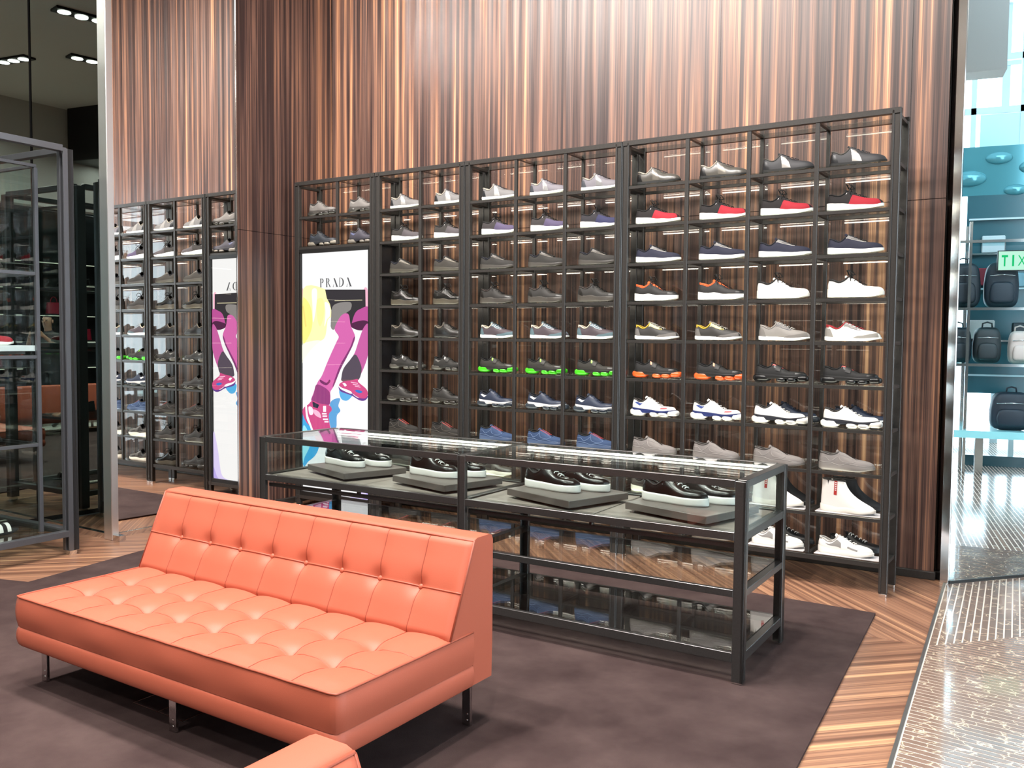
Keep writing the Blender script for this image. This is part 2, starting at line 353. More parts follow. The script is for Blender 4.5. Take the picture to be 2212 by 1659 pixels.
cp = [(.013, -.365), (.145, -2.3), (.36, -5.6), (.40, -6.2), (-5.74, -6.2), (-5.74, -4.06), (-4.40, -4.06), (-4.40, -2.64), (-4.17, -2.57), (-4.315, -1.75), (-4.42, -.365)]
tag(MB().poly([(x, y, .012) for x, y in cp][::-1], .012).build('carpet', M_CARPET), 'dark brown wool carpet under the sofa and display case', 'carpet')

# ------------------------------------------------------------------ ceiling and the far sides of the shop
tag(MB().box(-9, 2.6, -10.5, 1, CEIL, CEIL+.1).build('ceiling', mat('grey plaster', (.74, .75, .70), .8, var=.04)), 'plain grey plaster ceiling', kind='structure')
tag(MB().box(-9, 9, -10.6, -10.4, 0, CEIL).build('wall_front', mat('dark wall', (.03, .032, .034), .35)), 'dark wall behind the photographer', kind='structure')
tag(MB().box(4.6, 4.75, -10.5, -5.25, 0, CEIL).build('wall_right_blocker', mat('dark wall', (.03, .032, .034), .35)), 'dark wall added to block the windows from the smoked mirrors, carrying the bag shelves', kind='structure')  # wall added to block the bright windows from the smoked mirrors
tag(MB().box(2.5, 2.75, -10.5, 1, 3.6, 6).build('trim_4', mat('pale soffit', (.65, .66, .64), .6)), 'pale bulkhead where the ceiling ends', kind='structure')
tag(MB().box(.2, 9, 3.9, 4.1, 0, 6).build('wall_far', mat('pale wall', (.7, .72, .72), .6)), 'pale wall beyond the mirrored column', kind='structure')
tag(MB().box(2.7, 9.0, -10.5, 4.1, 6.2, 6.3).build('ceiling_sky_block', mat('white plaster', (.8, .82, .82), .8, var=.03)), 'unseen white ceiling added to keep sky light off the hall floor', kind='structure')  # unseen roof added to keep open-sky light off the hall floor

# ------------------------------------------------------------------ shoe shelf units
M_BACK = glass('back panel glass', (.96, .97, .96), refl=.85)
ZR, DZ, ZT, DEP = 2.439, .2493, 2.724, .277
LEV = [ZR-i*DZ for i in range(10)]
UNITS = dict(A=(-4.715, -3.834, [-4.237]), B=(-3.826, -2.960, [-3.377]), C=(-2.956, -1.690, [-2.516, -2.117]), D=(-1.686, 0.0, [-1.240, -.848, -.448]))
UL = dict(A='narrow steel shelf unit built around the lit poster', B='two-column steel shelf unit beside the lit poster', C='three-column steel shelf unit between narrower and wider ones', D='four-column steel shelf unit at the free end of the row')
_bm = {}
def bar(name, sx, sy, sz, loc, parent, m, c=.0015):
    """steel bar; alike bars share a mesh"""
    k = (round(sx, 4), round(sy, 4), round(sz, 4), m.name)
    if k not in _bm: _bm[k] = MB().box(0, sx, 0, sy, 0, sz, c=c).mesh(name, m)
    o = link(name, _bm[k], parent); o.location = loc; return o
def cols(u): x0, x1, mids = UNITS[u]; return [x0+.023]+mids+[x1-.023]
for u, (x0, x1, mids) in UNITS.items():
    T = empty('shelf_unit', (x0, 0, 0), 0, UL[u], 'shelf', 'steel shoe shelf units'); W = x1-x0
    P = lambda n, sx, sy, sz, x, y, z, m=M_FRAME, c=.0015: bar(n, sx, sy, sz, (x-x0, y, z), T, m, c)
    # end frames: stepped profile posts front and back with rungs between
    for e, xe in ((0, x0), (1, x1-.046)):
        pf = P('post', .046, .03, ZT-.02, xe, 0.004, .018)
        bar('fin', .012, .006, ZT-.04, ((.034 if e == 0 else 0), -.006, .01), pf, M_FRAME)
        bar('fin', .006, .006, ZT-.04, ((0 if e == 0 else .04), -.008, .01), pf, M_CASE)
        P('post', .046, .03, ZT-.02, xe, DEP-.03, .018)
        P('foot', .04, .03, .018, xe+.003, .004, 0, M_CHROME); P('foot', .04, .03, .018, xe+.003, DEP-.03, 0, M_CHROME)
        for z in LEV+[ZT-.026]:
            P('rung', .03, DEP-.06, .02, xe+.008, .032, z-.02)
    # top frame
    P('top_rail', W, .034, .032, x0, -.002, ZT-.032); P('top_rail', W, .03, .028, x0, DEP-.03, ZT-.03)
    lev = LEV if u != 'A' else LEV[:1]
    for xm_ in mids:
        zb = LEV[9] if u != 'A' else LEV[1]
        P('divider', .024, .022, ZT-.03-zb, xm_-.012, .002, zb); P('divider', .022, .022, ZT-.03-zb, xm_-.011, DEP-.026, zb)
        for z in lev+[ZT-.01]: P('side_rail', .02, DEP-.05, .018, xm_-.010, .024, z-.020)
    cs = cols(u)
    for i, z in enumerate(lev+([LEV[1]] if u == 'A' else [])):
        thick = .030 if i == 9 else .020
        P('shelf_rail', W-.092, .014, thick, x0+.046, .006, z-thick-.006); P('shelf_rail', W-.092, .014, thick, x0+.046, DEP-.02, z-thick-.006)
        for a, b in zip(cs, cs[1:]):
            P('glass_shelf', b-a-.03, DEP-.012, .006, a+.015, .004, z-.006, M_GREEN, 0)
    for a, b in zip(cs, cs[1:]): P('glass_top', b-a-.03, DEP-.05, .006, a+.015, .026, ZT-.03, M_GREEN, 0)
    # strip lights under the front rails; what shows is their reflection in the glass backs
    for i, z in enumerate([ZT]+(LEV[:9] if u != 'A' else LEV[:1])):
        for a, b in zip(cs, cs[1:]):
            if i == 0: P('light_line', b-a-.09, .009, .006, a+.045, .033, ZT-.0220, M_LED, 0)
            else: P('light_line', b-a-.09, .009, .007, a+.045, .0205, z-.0175, M_LED, 0)
    zlo = LEV[9] if u != 'A' else LEV[1]
    for a, b in zip(cs, cs[1:]): P('glass_back', b-a-.004, .004, ZT-.034-zlo, a+.002, DEP-.006, zlo, M_BACK, 0)
    if u == 'B':
        P('side_panel', .006, DEP, LEV[1]-.12, x0-.002, .0, .12, mat('black lacquer', (.012, .012, .014), .25))
    if u == 'A':
        P('bottom_rail', W, .03, .03, x0, 0, .071); P('bottom_rail', W, .03, .03, x0, DEP-.03, .071)
# ------------------------------------------------------------------ lit poster
LBX0, LBX1, LBZ0, LBZ1 = -4.656, -3.893, .128, LEV[1]-.050
LBF = .0145                                    # frame width outside the picture, up to the posts
LB = empty('light_box', (0, 0, 0), 0, 'tall backlit advertising light box with pink trousers and sneakers', 'light box')
m = MB()
for a in ((LBX0-LBF, LBX1+LBF, 0, .12, LBZ1-.010, LBZ1+.0245), (LBX0-LBF, LBX1+LBF, 0, .12, LBZ0-.028, LBZ0+.008), (LBX0-LBF, LBX0+.006, 0, .12, LBZ0, LBZ1), (LBX1-.006, LBX1+LBF, 0, .12, LBZ0, LBZ1)): m.box(*a, c=.002)
m.build('frame', M_BLACK, LB); MB().box(LBX0, LBX1, .1, .12, LBZ0, LBZ1).build('back_panel', M_BLACK, LB)
MB().box(LBX0, LBX1, .02, .03, LBZ0, LBZ1).build('light_panel', emis('backlit white', (1, 1, 1), .76), LB)
_ly = [0]
def smooth(pts, k=5):
    out = []; n = len(pts)
    for i in range(n):
        p0, p1, p2, p3 = [pts[(i+j-1) % n] for j in range(4)]
        for s in range(k):
            t = s/k; out.append(tuple(.5*(2*b+(-a+c)*t+(2*a-5*b+4*c-d)*t*t+(-a+3*b-3*c+d)*t**3) for a, b, c, d in zip(p0, p1, p2, p3)))
    return out
def printed(name, pts, col, s=1.0, sm=True, px=True):
    """flat printed shape on the poster, from crop pixels"""
    if px:
        q = [at_y(620+a/4.6075, 640+b/4.6075, .02) for a, b in pts]; q = [(min(max(p.x, LBX0+.009), LBX1-.009), min(max(p.z, LBZ0+.01), LBZ1-.014)) for p in q]
    else: q = pts
    if sm: q = smooth(q)
    _ly[0] += 1
    y = .0198-.0004*_ly[0]
    mb = MB().poly([(a, y, b) for a, b in q], .0002, (0, -1, 0))
    bm = bmesh.new(); me = mb.mesh(name, emis(name+str(_ly[0]), hexc(col), min(s, .85))); bm.from_mesh(me); bmesh.ops.triangulate(bm, faces=[f for f in bm.faces if len(f.verts) > 4]); bm.to_mesh(me); bm.free()
    return link(name, me, LB)
printed('yellow_wash', [(120, -66), (390, -66), (410, 30), (432, 80), (440, 200), (405, 240), (370, 420), (240, 460), (120, 475)], 'FFF6B4', 1.25)
printed('yellow_wash', [(120, 60), (180, 20), (240, 120), (250, 300), (200, 430), (120, 440)], 'FFEF86', 1.1)
printed('yellow_wash', [(300, 40), (360, 30), (370, 180), (330, 300), (300, 200)], 'FFF0A0', 1.1)
printed('yellow_wash', [(150, 100), (168, 96), (196, 300), (182, 305)], 'F3DC78', 1.0, False)
printed('white_streak', [(250, -60), (300, -60), (290, 120), (262, 260), (255, 100)], 'FFFDF2', 1.5)
printed('white_streak', [(380, 60), (425, 90), (430, 190), (400, 230), (375, 300), (385, 160)], 'FFFFFF', 1.5)
printed('pink_edge', [(120, -66), (160, -66), (150, 40), (120, 60)], 'F0A8C0', 1.0)
printed('yellow_wash', [(120, 480), (330, 440), (250, 520), (160, 640), (120, 650)], 'FFFDE6', 1.4)
printed('pink_edge', [(765, -66), (805, -66), (805, 130), (765, 120)], 'F3B6CC', 1.1)
printed('blue_splash', [(120, 1190), (170, 1150), (215, 1240), (270, 1310), (330, 1420), (300, 1560), (220, 1640), (120, 1660)], '3FA9E0', 1.0)
printed('blue_splash', [(120, 1320), (190, 1300), (240, 1450), (180, 1600), (120, 1640)], '9BE4F2', 1.2)
printed('blue_splash', [(440, 1050), (530, 1015), (515, 1090), (535, 1140), (500, 1190), (495, 1300), (450, 1330), (420, 1200)], '5FA4D8', 1.0)
printed('blue_splash', [(528, 930), (590, 930), (660, 970), (610, 1035), (555, 1030), (530, 985)], '56B0E4', 1.0)
printed('lilac_wash', [(760, 1700), (830, 1500), (830, 2260), (560, 2330), (640, 2100), (720, 1950)], 'D9CDF5', 1.0)
printed('lilac_wash', [(830, 1900), (830, 2330), (640, 2330), (760, 2080)], 'B9A9EA', .9)
printed('jacket', [(385, -66), (785, -66), (788, 120), (700, 150), (665, 230), (640, 300), (600, 190), (560, 190), (500, 300), (470, 335), (440, 300), (447, 140), (432, 75), (402, 20)], '4A464A', .55, False)
printed('jacket_cuff', [(470, 90), (540, 62), (640, 62), (640, 130), (580, 180), (500, 290), (470, 333), (442, 300), (450, 150)], '97928F', .7)
printed('jacket_line', [(480, 40), (755, 34), (755, 42), (480, 48)], 'C8C0A0', .9, False)
printed('trousers', [(660, 235), (690, 160), (740, 125), (830, 110), (830, 285), (740, 310), (655, 300)], 'C75AA2', .75)
printed('trousers_fold', [(650, 270), (760, 240), (830, 260), (830, 320), (730, 340), (650, 310)], '6E3A60', .5)
printed('trousers', [(775, 305), (830, 290), (830, 560), (745, 770), (700, 780), (655, 640), (690, 540), (735, 400)], 'D268AC', .75)
printed('trousers_fold', [(690, 580), (745, 690), (745, 770), (715, 835), (640, 860), (555, 845), (550, 800), (570, 720), (630, 640)], '6A5E6C', .6)
printed('trousers', [(560, 182), (620, 180), (642, 290), (685, 400), (660, 490), (600, 610), (540, 730), (475, 890), (440, 950), (440, 1010), (425, 1085), (330, 1075), (250, 1045), (272, 960), (310, 860), (355, 790), (400, 680), (445, 575), (500, 455), (522, 400), (482, 330), (510, 250)], 'DB6DB2', .8)
printed('trousers_fold', [(668, 420), (685, 405), (662, 490), (602, 610), (540, 730), (478, 885), (465, 880), (530, 700), (590, 590), (640, 500)], '9C4A88', .6)
printed('trousers_fold', [(300, 880), (370, 900), (430, 950), (437, 1010), (420, 1080), (260, 1040), (275, 970)], 'AA4C8E', .65)
printed('trousers_fold', [(340, 830), (400, 860), (430, 830), (440, 850), (400, 885), (345, 860)], '8C3C78', .6)
printed('sneaker', [(175, 1110), (222, 1075), (262, 1040), (330, 1065), (430, 1085), (455, 1130), (425, 1180), (440, 1300), (480, 1420), (400, 1500), (310, 1440), (250, 1310), (200, 1250), (165, 1165)], 'D9548E', .75)
printed('sneaker_stripe', [(192, 1098), (208, 1090), (218, 1180), (255, 1290), (280, 1360), (262, 1360), (236, 1290), (203, 1210)], 'FFFFFF', 1.2)
printed('sneaker_patch', [(262, 1045), (330, 1080), (315, 1115), (270, 1100)], '2C4058', .5, False)
printed('sneaker_patch', [(225, 1100), (262, 1108), (270, 1170), (235, 1175)], 'FFE8F2', 1.1)
printed('sneaker_patch', [(270, 1125), (330, 1150), (350, 1210), (290, 1180)], 'F6B8D4', 1.0)
for a in ((370, 1090, 400, 1150), (360, 1160, 405, 1175), (365, 1185, 410, 1200), (370, 1215, 420, 1230), (385, 1240, 425, 1255)):
    printed('sneaker_lace', [(a[0], a[1]), (a[2], a[1]), (a[2], a[3]), (a[0], a[3])], 'FFE6F0', 1.1, False)
printed('sneaker_sole', [(527, 895), (560, 925), (640, 955), (720, 1010), (800, 990), (818, 1000), (790, 1035), (735, 1035), (650, 985), (545, 945)], '7B4FA8', .6)
printed('sneaker', [(545, 862), (600, 842), (660, 835), (715, 822), (725, 855), (800, 920), (818, 975), (790, 1015), (720, 1005), (640, 950), (560, 920), (530, 895)], 'D6548C', .75)
printed('sneaker_stripe', [(530, 888), (560, 910), (640, 940), (660, 965), (635, 965), (560, 930), (532, 905)], 'FFFFFF', 1.2)
printed('sneaker_patch', [(565, 865), (590, 862), (610, 885), (590, 898)], 'FFFFFF', 1.2, False)
printed('sneaker_patch', [(690, 940), (720, 930), (765, 950), (735, 965)], '3E78C8', .8)
for a in ((650, 850, 720, 858), (670, 870, 735, 878), (690, 888, 745, 896)): printed('sneaker_lace', [(a[0], a[1]), (a[2], a[1]+12), (a[2], a[3]+12), (a[0], a[3])], 'F5BCD6', 1.0, False)
# lettering
def letters():
    """brand lettering as on the poster: heavy stems, hairline bowls, open diagonal A"""
    TX, TZ, LW, LH = -4.442, 1.846, .357, .072; m_ = emis('grey lettering', (.12, .12, .125), .8)
    def arc(cx, cz, rx, rz, a0, a1, k=10): return [(cx+rx*math.cos(R(lerp(a0, a1, i/k))), cz+rz*math.sin(R(lerp(a0, a1, i/k)))) for i in range(k+1)]
    def ring(cx, cz, rx, rz, t0, t1, a0=90, a1=-90): return arc(cx, cz, rx, rz, a0, a1)+arc(cx, cz, rx-t1, rz-t0, a1, a0)
    P_ = [[(0, .04), (.16, .04), (.16, 1), (0, 1)], [(-.05, 0), (.2, 0), (.2, .05), (-.05, .05)], [(-.05, .95), (.13, .95), (.13, 1), (-.05, 1)], ring(.2, .74, .28, .27, .08, .15)]
    R_ = P_[:3]+[ring(.2, .76, .27, .25, .08, .14), [(.24, .52), (.36, .52), (.60, .06), (.66, .0), (.5, 0)]]
    A_ = [[(.14, 1), (.32, 1), (.76, 0), (.54, 0)], [(.46, 0), (.80, 0), (.80, .05), (.46, .05)], [(.06, 0), (.20, 0), (.20, .05), (.06, .05)], [(.09, .05), (.14, .05), (.22, .30), (.17, .30)]]
    D_ = [[(0, .04), (.10, .04), (.10, 1), (0, 1)], [(-.05, 0), (.2, 0), (.2, .05), (-.05, .05)], [(-.05, .95), (.2, .95), (.2, 1), (-.05, 1)], ring(.2, .5, .42, .5, .08, .19)]
    for k, (g, ox) in enumerate(((P_, .02), (R_, .86), (A_, 1.75), (D_, 2.72), (A_, 3.62))):
        mb = MB()
        for j, pl in enumerate(g): mb.poly([(TX+(ox+a)/4.45*LW, .0192-.0002*j, TZ+b*LH) for a, b in pl], .0001, (0, -1, 0))
        me = mb.mesh('letter', m_); bm = bmesh.new(); bm.from_mesh(me); bmesh.ops.triangulate(bm, faces=[f for f in bm.faces if len(f.verts) > 4]); bm.to_mesh(me); bm.free(); link('letter', me, LB)
letters()
MB().box(LBX0, LBX1, .004, .007, LBZ0, LBZ1).build('glass_pane', glass('poster glass', (1, 1, 1)), LB)

# ------------------------------------------------------------------ glass display case in front
GX, GY, GA, GL, GW, GH = -.239, -1.742, .0236, 2.845, .636, .865
CASE = empty('display_case', (GX, GY, .012), GA, 'long glass-topped steel display case with black sneakers on plinths', 'display case')
def cb(n, x0, x1, y0, y1, z0, z1, m=None, c=.0015): return MB().box(x0, x1, y0, y1, z0-.012, z1-.012, c=c).build(n, m or M_CASE, CASE)
T_ = .046
for x in (-GL, -GL/2-T_/2, -T_):
    for y, s in ((0, 1), (GW-T_, -1)):
        yo = y if s > 0 else y+T_-.008
        p = cb('post', x, x+T_, y, y+T_*.5, .02, GH-.004) if s > 0 else cb('post', x, x+T_, y+T_*.5, y+T_, .02, GH-.004)
        cb('post_flange', (x+.006) if x < -1 else x+T_-.012, (x+.014) if x < -1 else x+T_, y, y+T_, .02, GH-.004)
        cb('foot', x+.004, x+T_-.004, y+.006, y+T_-.006, .012, .026, M_CHROME)
for z1, hz, nm in ((GH, .032, 'top_rail'), (.647, .034, 'deck_rail'), (.406, .03, 'shelf_rail'), (.142, .040, 'bottom_rail')):
    for a, b in ((-GL+T_, -GL/2-T_/2), (-GL/2+T_/2, -T_)):
        cb(nm, a, b, .0, .022, z1-hz, z1); cb(nm, a, b, GW-.022, GW, z1-hz, z1)
    for a in (-GL, -GL/2-T_/2, -T_): cb(nm, a+.003, a+T_-.003, .022, GW-.022, z1-hz, z1)
for a, b in ((-GL+T_, -GL/2-T_/2), (-GL/2+T_/2, -T_)):
    cb('lower_deck_rail', a, b, .03, .05, .575, .595); cb('lower_deck_rail', a, b, GW-.05, GW-.03, .575, .595)
    md = (a+b)/2; cb('drawer_stop', md-.008, md+.008, .03, .05, .592, .614)
    cb('glass_top', a-.02, b+.02, .02, GW-.02, GH-.010, GH-.002, M_GREEN, 0)
    cb('glass_shelf', a-.01, b+.01, .02, GW-.02, .398, .406, M_GREEN, 0); cb('glass_shelf', a-.01, b+.01, .02, GW-.02, .134, .142, M_GREEN, 0)
    cb('glass_front', a, b, .026, .031, .647, GH-.01, M_GLASS, 0); cb('glass_back', a, b, GW-.031, GW-.026, .647, GH-.01, M_GLASS, 0)
    for q in ((a, md-.002), (md+.002, b)):
        cb('tray', q[0]+.004, q[1]-.004, .034, GW-.034, .615, .641, mat('taupe leather', (.19, .16, .14), .45, bump=.15, bscale=500), .003)
for x in (-GL+T_*.5, -T_*.5): cb('glass_end', x-.003, x+.003, T_, GW-T_, .647, GH-.01, M_GLASS, 0)
cb('led_bar', -GL+T_, -T_, GW-.034, GW-.026, GH-.026, GH-.016, emis('case led', (1, .95, .86), 14), 0)
M_PLIN = mat('taupe lacquer', (.10, .083, .075), .35); M_PLID = mat('dark riser', (.05, .045, .042), .5)
PLINTHS = []
for k, (fl, fr, br) in enumerate((((648, 998), (743, 1023), (826, 997)), ((842, 1025), (960, 1049), (1032, 1020)), ((1089, 1053), (1229, 1083), (1293, 1053)), ((1369, 1086), (1540, 1118), (1585, 1075)))):
    a, b, c_ = [at_z(*p, .689) for p in (fl, fr, br)]; e = (b-a); rz = math.atan2(e.y, e.x); ln = .455; wd = .40
    org = b+(a-b).normalized()*ln+Vector((-.030 if k == 3 else 0, 0, 0))
    lab = ['taupe plinth in the case at the lit poster end', 'taupe plinth in the case just before its centre post', 'taupe plinth in the case just past its centre post', 'taupe plinth in the case nearest the mosaic floor'][k]
    T = empty('display_plinth', (org.x, org.y, .641), rz, lab, 'plinth', 'plinths inside the display case')
    MB().box(0, ln, 0, wd, .014, .048, c=.002).build('slab', M_PLIN, T); MB().box(.08, ln-.06, .07, wd-.07, 0, .014).build('riser', M_PLID, T)
    PLINTHS.append((T, org, rz))

# ------------------------------------------------------------------ shoes
NS = 24
SHOE = dict(L=.315, sole='flat', g=(.034, .033, .047, .042))
_sm = {}
def plan(s, L, k=1.0):
    g = interp(s, [(0, .033), (.3, .0325), (.68, .046), (.85, .0435), (1, .04)])*k
    if s < .14: g *= math.sqrt(max(0, 1-(1-s/.14)**2))
    if s > .74: g *= math.sqrt(max(0, 1-((s-.74)/.26)**2.2))
    return g
class Shoe:
    """surface model of one shoe: toe +x, heel at x=0, sole on z=0"""
    def __init__(q, L=.315, sole='flat', boot=False, heel=.092, dip=.070, throat=.108, vamp=.062, high=1.0, fat=1.0, slot=.010):
        q.L, q.sole, q.boot, q.fat = L, sole, boot, fat; q.hp = (heel*high, dip*high, throat*high, vamp); q.slot = slot; q.only = None
        q.zt = {'flat': [(0, .026), (.3, .022), (.7, .016), (1, .022)], 'wedge': [(0, .046), (.25, .040), (.6, .026), (.85, .020), (1, .030)], 'runner': [(0, .040), (.3, .032), (.7, .022), (1, .027)],
                'chunky': [(0, .052), (.22, .042), (.38, .046), (.55, .034), (.75, .034), (1, .034)], 'lobed': [(0, .050), (.3, .044), (.7, .036), (1, .044)], 'cup': [(0, .040), (.4, .036), (.8, .034), (1, .036)], 'wavy': [(0, .040), (.2, .034), (.36, .028), (.55, .034), (.8, .028), (1, .030)]}[sole]
        q.zb = [(0, .004), (.1, 0), (.72, 0), (1, .013 if sole not in ('cup',) else .004)]
    def top(q, s): return interp(s, q.zt)
    def bot(q, s): return interp(s, q.zb)
    def S(q, s, sd, k=.93): return Vector((q.L*(.012+.976*s), sd*plan(s, q.L, k*q.fat), q.top(s)-.004))
    def Rm(q, s, sd):
        L = q.L; h, d, t, v = q.hp
        if q.boot:
            return Vector((L*interp(s, [(0, .035), (.38, .36), (.5, .425), (1, .45)]), sd*interp(s, [(0, 0), (.05, .019), (.18, .036), (.36, .031), (.5, .016), (1, 0)]), q.hp[0]+.006*(1-2*s)))
        x = interp(s, [(0, .035), (.40, .37), (.76, .66), (1, .70)])*L
        y = interp(s, [(0, 0), (.08, .017), (.2, .026), (.4, .016), (.76, q.slot), (1, 0)])
        z = interp(s, [(0, h), (.1, h-.004), (.22, d), (.40, t), (.76, v+.004), (1, v)])
        return Vector((x, sd*y, z))
    def at(q, s, t, sd, off=0):
        P0, P3 = q.S(s, sd), q.Rm(s, sd); dz = P3.z-P0.z; o = Vector((P0.x-P3.x, P0.y-P3.y, 0)); L = q.L
        tw = interp(s, [(0, 0), (.45, 0), (.85, 1), (1, 1)])
        if q.boot:
            P1 = P0+Vector((0, 0, lerp(.45*dz, .030, tw))); P2 = P3+Vector((lerp(0, .03, tw), 0, lerp(-.35*dz, -.105, tw)))
        else:
            P1 = P0+Vector((-.004*(1-tw) if s < .1 else 0, sd*.003*(1-tw), lerp(.5*dz, .034, tw))); P2 = P3+o*lerp(.30, .42, tw)+Vector((0, 0, lerp(-.22*dz, -.001, tw)))
        u = 1-t; p = P0*u**3+P1*3*u*u*t+P2*3*u*t*t+P3*t**3
        if off:
            e = .004; n = (q.at(min(1, s+e), t, sd)-q.at(max(0, s-e), t, sd)).cross(q.at(s, min(1, t+.02), sd)-q.at(s, max(0, t-.02), sd))
            if n.length > 1e-12:
                n.normalize()
                c = Vector((q.L*min(max(s, .25), .75), 0, .02))
                if n.dot(p-c) < 0: n = -n
                p = p+n*off
        return p
    def per(q, k=NS):           # perimeter parameter list: (s, side), heel -> toe on -y side, back on +y side
        l = [(.5-.5*math.cos(math.pi*i/k), -1) for i in range(k+1)]; return l+[(s, 1) for s, _ in l[-2:0:-1]]
    def upper(q):
        pr, m, nt_ = q.per(), MB(), 11; n = len(pr)
        return m.add([q.at(s, j/(nt_-1), sd) for j in range(nt_) for s, sd in pr], [(j*n+i, j*n+(i+1) % n, (j+1)*n+(i+1) % n, (j+1)*n+i) for j in range(nt_-1) for i in range(n)], 0, True)
    def lining(q):
        m = MB(); smax = 1.0 if q.boot else .42; k = 12
        ss = [smax*i/k for i in range(k+1)]; per = [(s, -1) for s in reversed(ss)]+[(s, 1) for s in ss[1:]]
        if q.boot: per = per[:-1]
        rim = [q.Rm(s, sd) for s, sd in per]; c = Vector((q.L*.21, 0, 0)); n = len(rim)
        low = [Vector((lerp(c.x, p.x, .86), p.y*.8, q.top(.2)+.012)) for p in rim]
        m.add(rim+low, [(i, i+1, n+i+1, n+i) for i in range(n-1)]+([(n-1, 0, n, 2*n-1)] if q.boot else [])+[tuple(range(n, 2*n))], 0, True)
        m.tube(rim, .0042 if not q.boot else .003, 6, closed=q.boot); return m
    def tongue(q, up=.012, wd=.019, lean=.014):
        m = MB(); a, b = q.Rm(1, 1), q.Rm(.40, 1); pts = [Vector((lerp(a.x+.012, b.x, t), 0, interp(t, [(0, a.z-.004), (1, b.z-.001)]))) for t in (0, .25, .5, .75, 1)]
        pts += [Vector((b.x-lean*.5, 0, b.z+up*.6)), Vector((b.x-lean, 0, b.z+up))]
        wv = [.010, .013, .015, wd, wd, wd, wd*.9]; k = 7
        def f(u, v):
            i = v*(len(pts)-1); a_ = int(min(i, len(pts)-2)); t = i-a_; p = pts[a_].lerp(pts[a_+1], t); w_ = lerp(wv[a_], wv[a_+1], t); y = (2*u-1)*w_
            return p+Vector((0, y, -.35*y*y/.012))
        m.grid(f, k, 20); m.grid(lambda u, v: f(u, v)+Vector((-.003, 0, -.004)), k, 20); return m
    def laces(q, n=6, r=.0022, bow=False):
        m = MB()
        for i in range(n):
            s = lerp(.43, .74, i/(n-1)); a = q.at(s, .93, -1, .002); b = q.at(s, .93, 1, .002); mid = (a+b)/2+Vector((0, 0, .0055)); sk = Vector((.006, 0, 0))
            m.tube([a-Vector((0, 0, .002)), a.lerp(mid, .45)+Vector((0, 0, .002)), mid+sk*.5, b.lerp(mid, .45)+Vector((0, 0, .002))+sk, b+sk-Vector((0, 0, .002))], r, 5)
        if bow:
            c = (q.Rm(.42, 1)+q.Rm(.42, -1))/2+Vector((.004, 0, .010))
            for sd in (-1, 1):
                m.tube([c, c+Vector((-.012, sd*.014, .028)), c+Vector((.006, sd*.032, .030)), c+Vector((.024, sd*.032, .006)), c+Vector((.010, sd*.012, .001)), c], .0028, 5)
                m.tube([c, c+Vector((.006, sd*.014, .006)), c+Vector((.010, sd*.030, -.010)), c+Vector((.018, sd*.040, -.034))], .0024, 5)
        return m
    def patch(q, fn, nu=8, nv=6, off=.0014, sides=(-1, 1), mb=None):
        """overlay on the upper: fn(u,v)->(s,t)"""
        m = mb or MB()
        if q.only: sides = (q.only,)
        for sd in sides: m.grid(lambda u, v: q.at(*fn(u, v), sd, off), nu, nv)
        return m
    def quad(q, c, **kw):       # four (s,t) corners
        (a, b, c_, d) = c
        return q.patch(lambda u, v: tuple(lerp(lerp(a[i], b[i], u), lerp(d[i], c_[i], u), v) for i in (0, 1)), **kw)
    def line(q, pts, r=.0011, sides=(-1, 1), k=5, mb=None):
        m = mb or MB()
        if q.only: sides = (q.only,)
        for sd in sides:
            out = []
            for i in range(len(pts)-1):
                p0, p1, p2, p3 = pts[max(i-1, 0)], pts[i], pts[i+1], pts[min(i+2, len(pts)-1)]
                for j in range(k+(i == len(pts)-2)):
                    t = j/k; out.append(tuple(.5*(2*b+(-a+c)*t+(2*a-5*b+4*c-d)*t*t+(-a+3*b-3*c+d)*t**3) for a, b, c, d in zip(p0, p1, p2, p3)))
            m.tube([q.at(min(max(s, 0), 1), min(max(t, 0), 1), sd, .0008) for s, t in out], r, 4)
        return m
    def strap(q, s0=.50, s1=.60, t0=.35, off=.004):
        m = MB(); k = 13
        def f(u, v):
            x = 2*u-1; sd = -1 if x < 0 else 1; t = t0+(1-t0)*(1-abs(x)); s = lerp(s0, s1, v)-.06*(abs(x))
            p = q.at(s, min(t, .97), sd, off); return p
        m.grid(f, 2*k, 4); return m
    def sole_mesh(q):
        pr, m = q.per(), MB(); n = len(pr); prof = {'cup': [(.90, 0), (.97, .06), (1.0, .25), (1.0, .8), (.985, .97), (.95, 1.0)], 'wedge': [(.90, 0), (.98, .1), (1.01, .35), (1.0, .7), (.95, 1.0)], 'chunky': [(.92, 0), (1.0, .08), (1.04, .22), (1.0, .34), (1.035, .5), (.985, .62), (1.015, .8), (.95, 1.0)]}.get(q.sole, [(.91, 0), (.99, .12), (1.01, .4), (.995, .75), (.95, 1.0)])
        if q.sole == 'lobed': return q.lobes()
        vs = []
        for k, h in prof:
            for s, sd in pr:
                zb, zt = q.bot(s), q.top(s)
                if q.sole in ('wavy', 'chunky') and .15 < h < .95: zt += .004*math.sin(s*14+h*2)
                vs.append(Vector((q.L*(.5+(s-.5)*(.97+.03*k/.99)), sd*plan(s, q.L, k*q.fat), lerp(zb, zt, h))))
        K = len(prof); fs = [(j*n+i, j*n+(i+1) % n, (j+1)*n+(i+1) % n, (j+1)*n+i) for j in range(K-1) for i in range(n)]
        m.add(vs, fs, 0, True); m.add(vs[:n], [tuple(range(n))]); m.add(vs[-n:], [tuple(range(n))]); return m
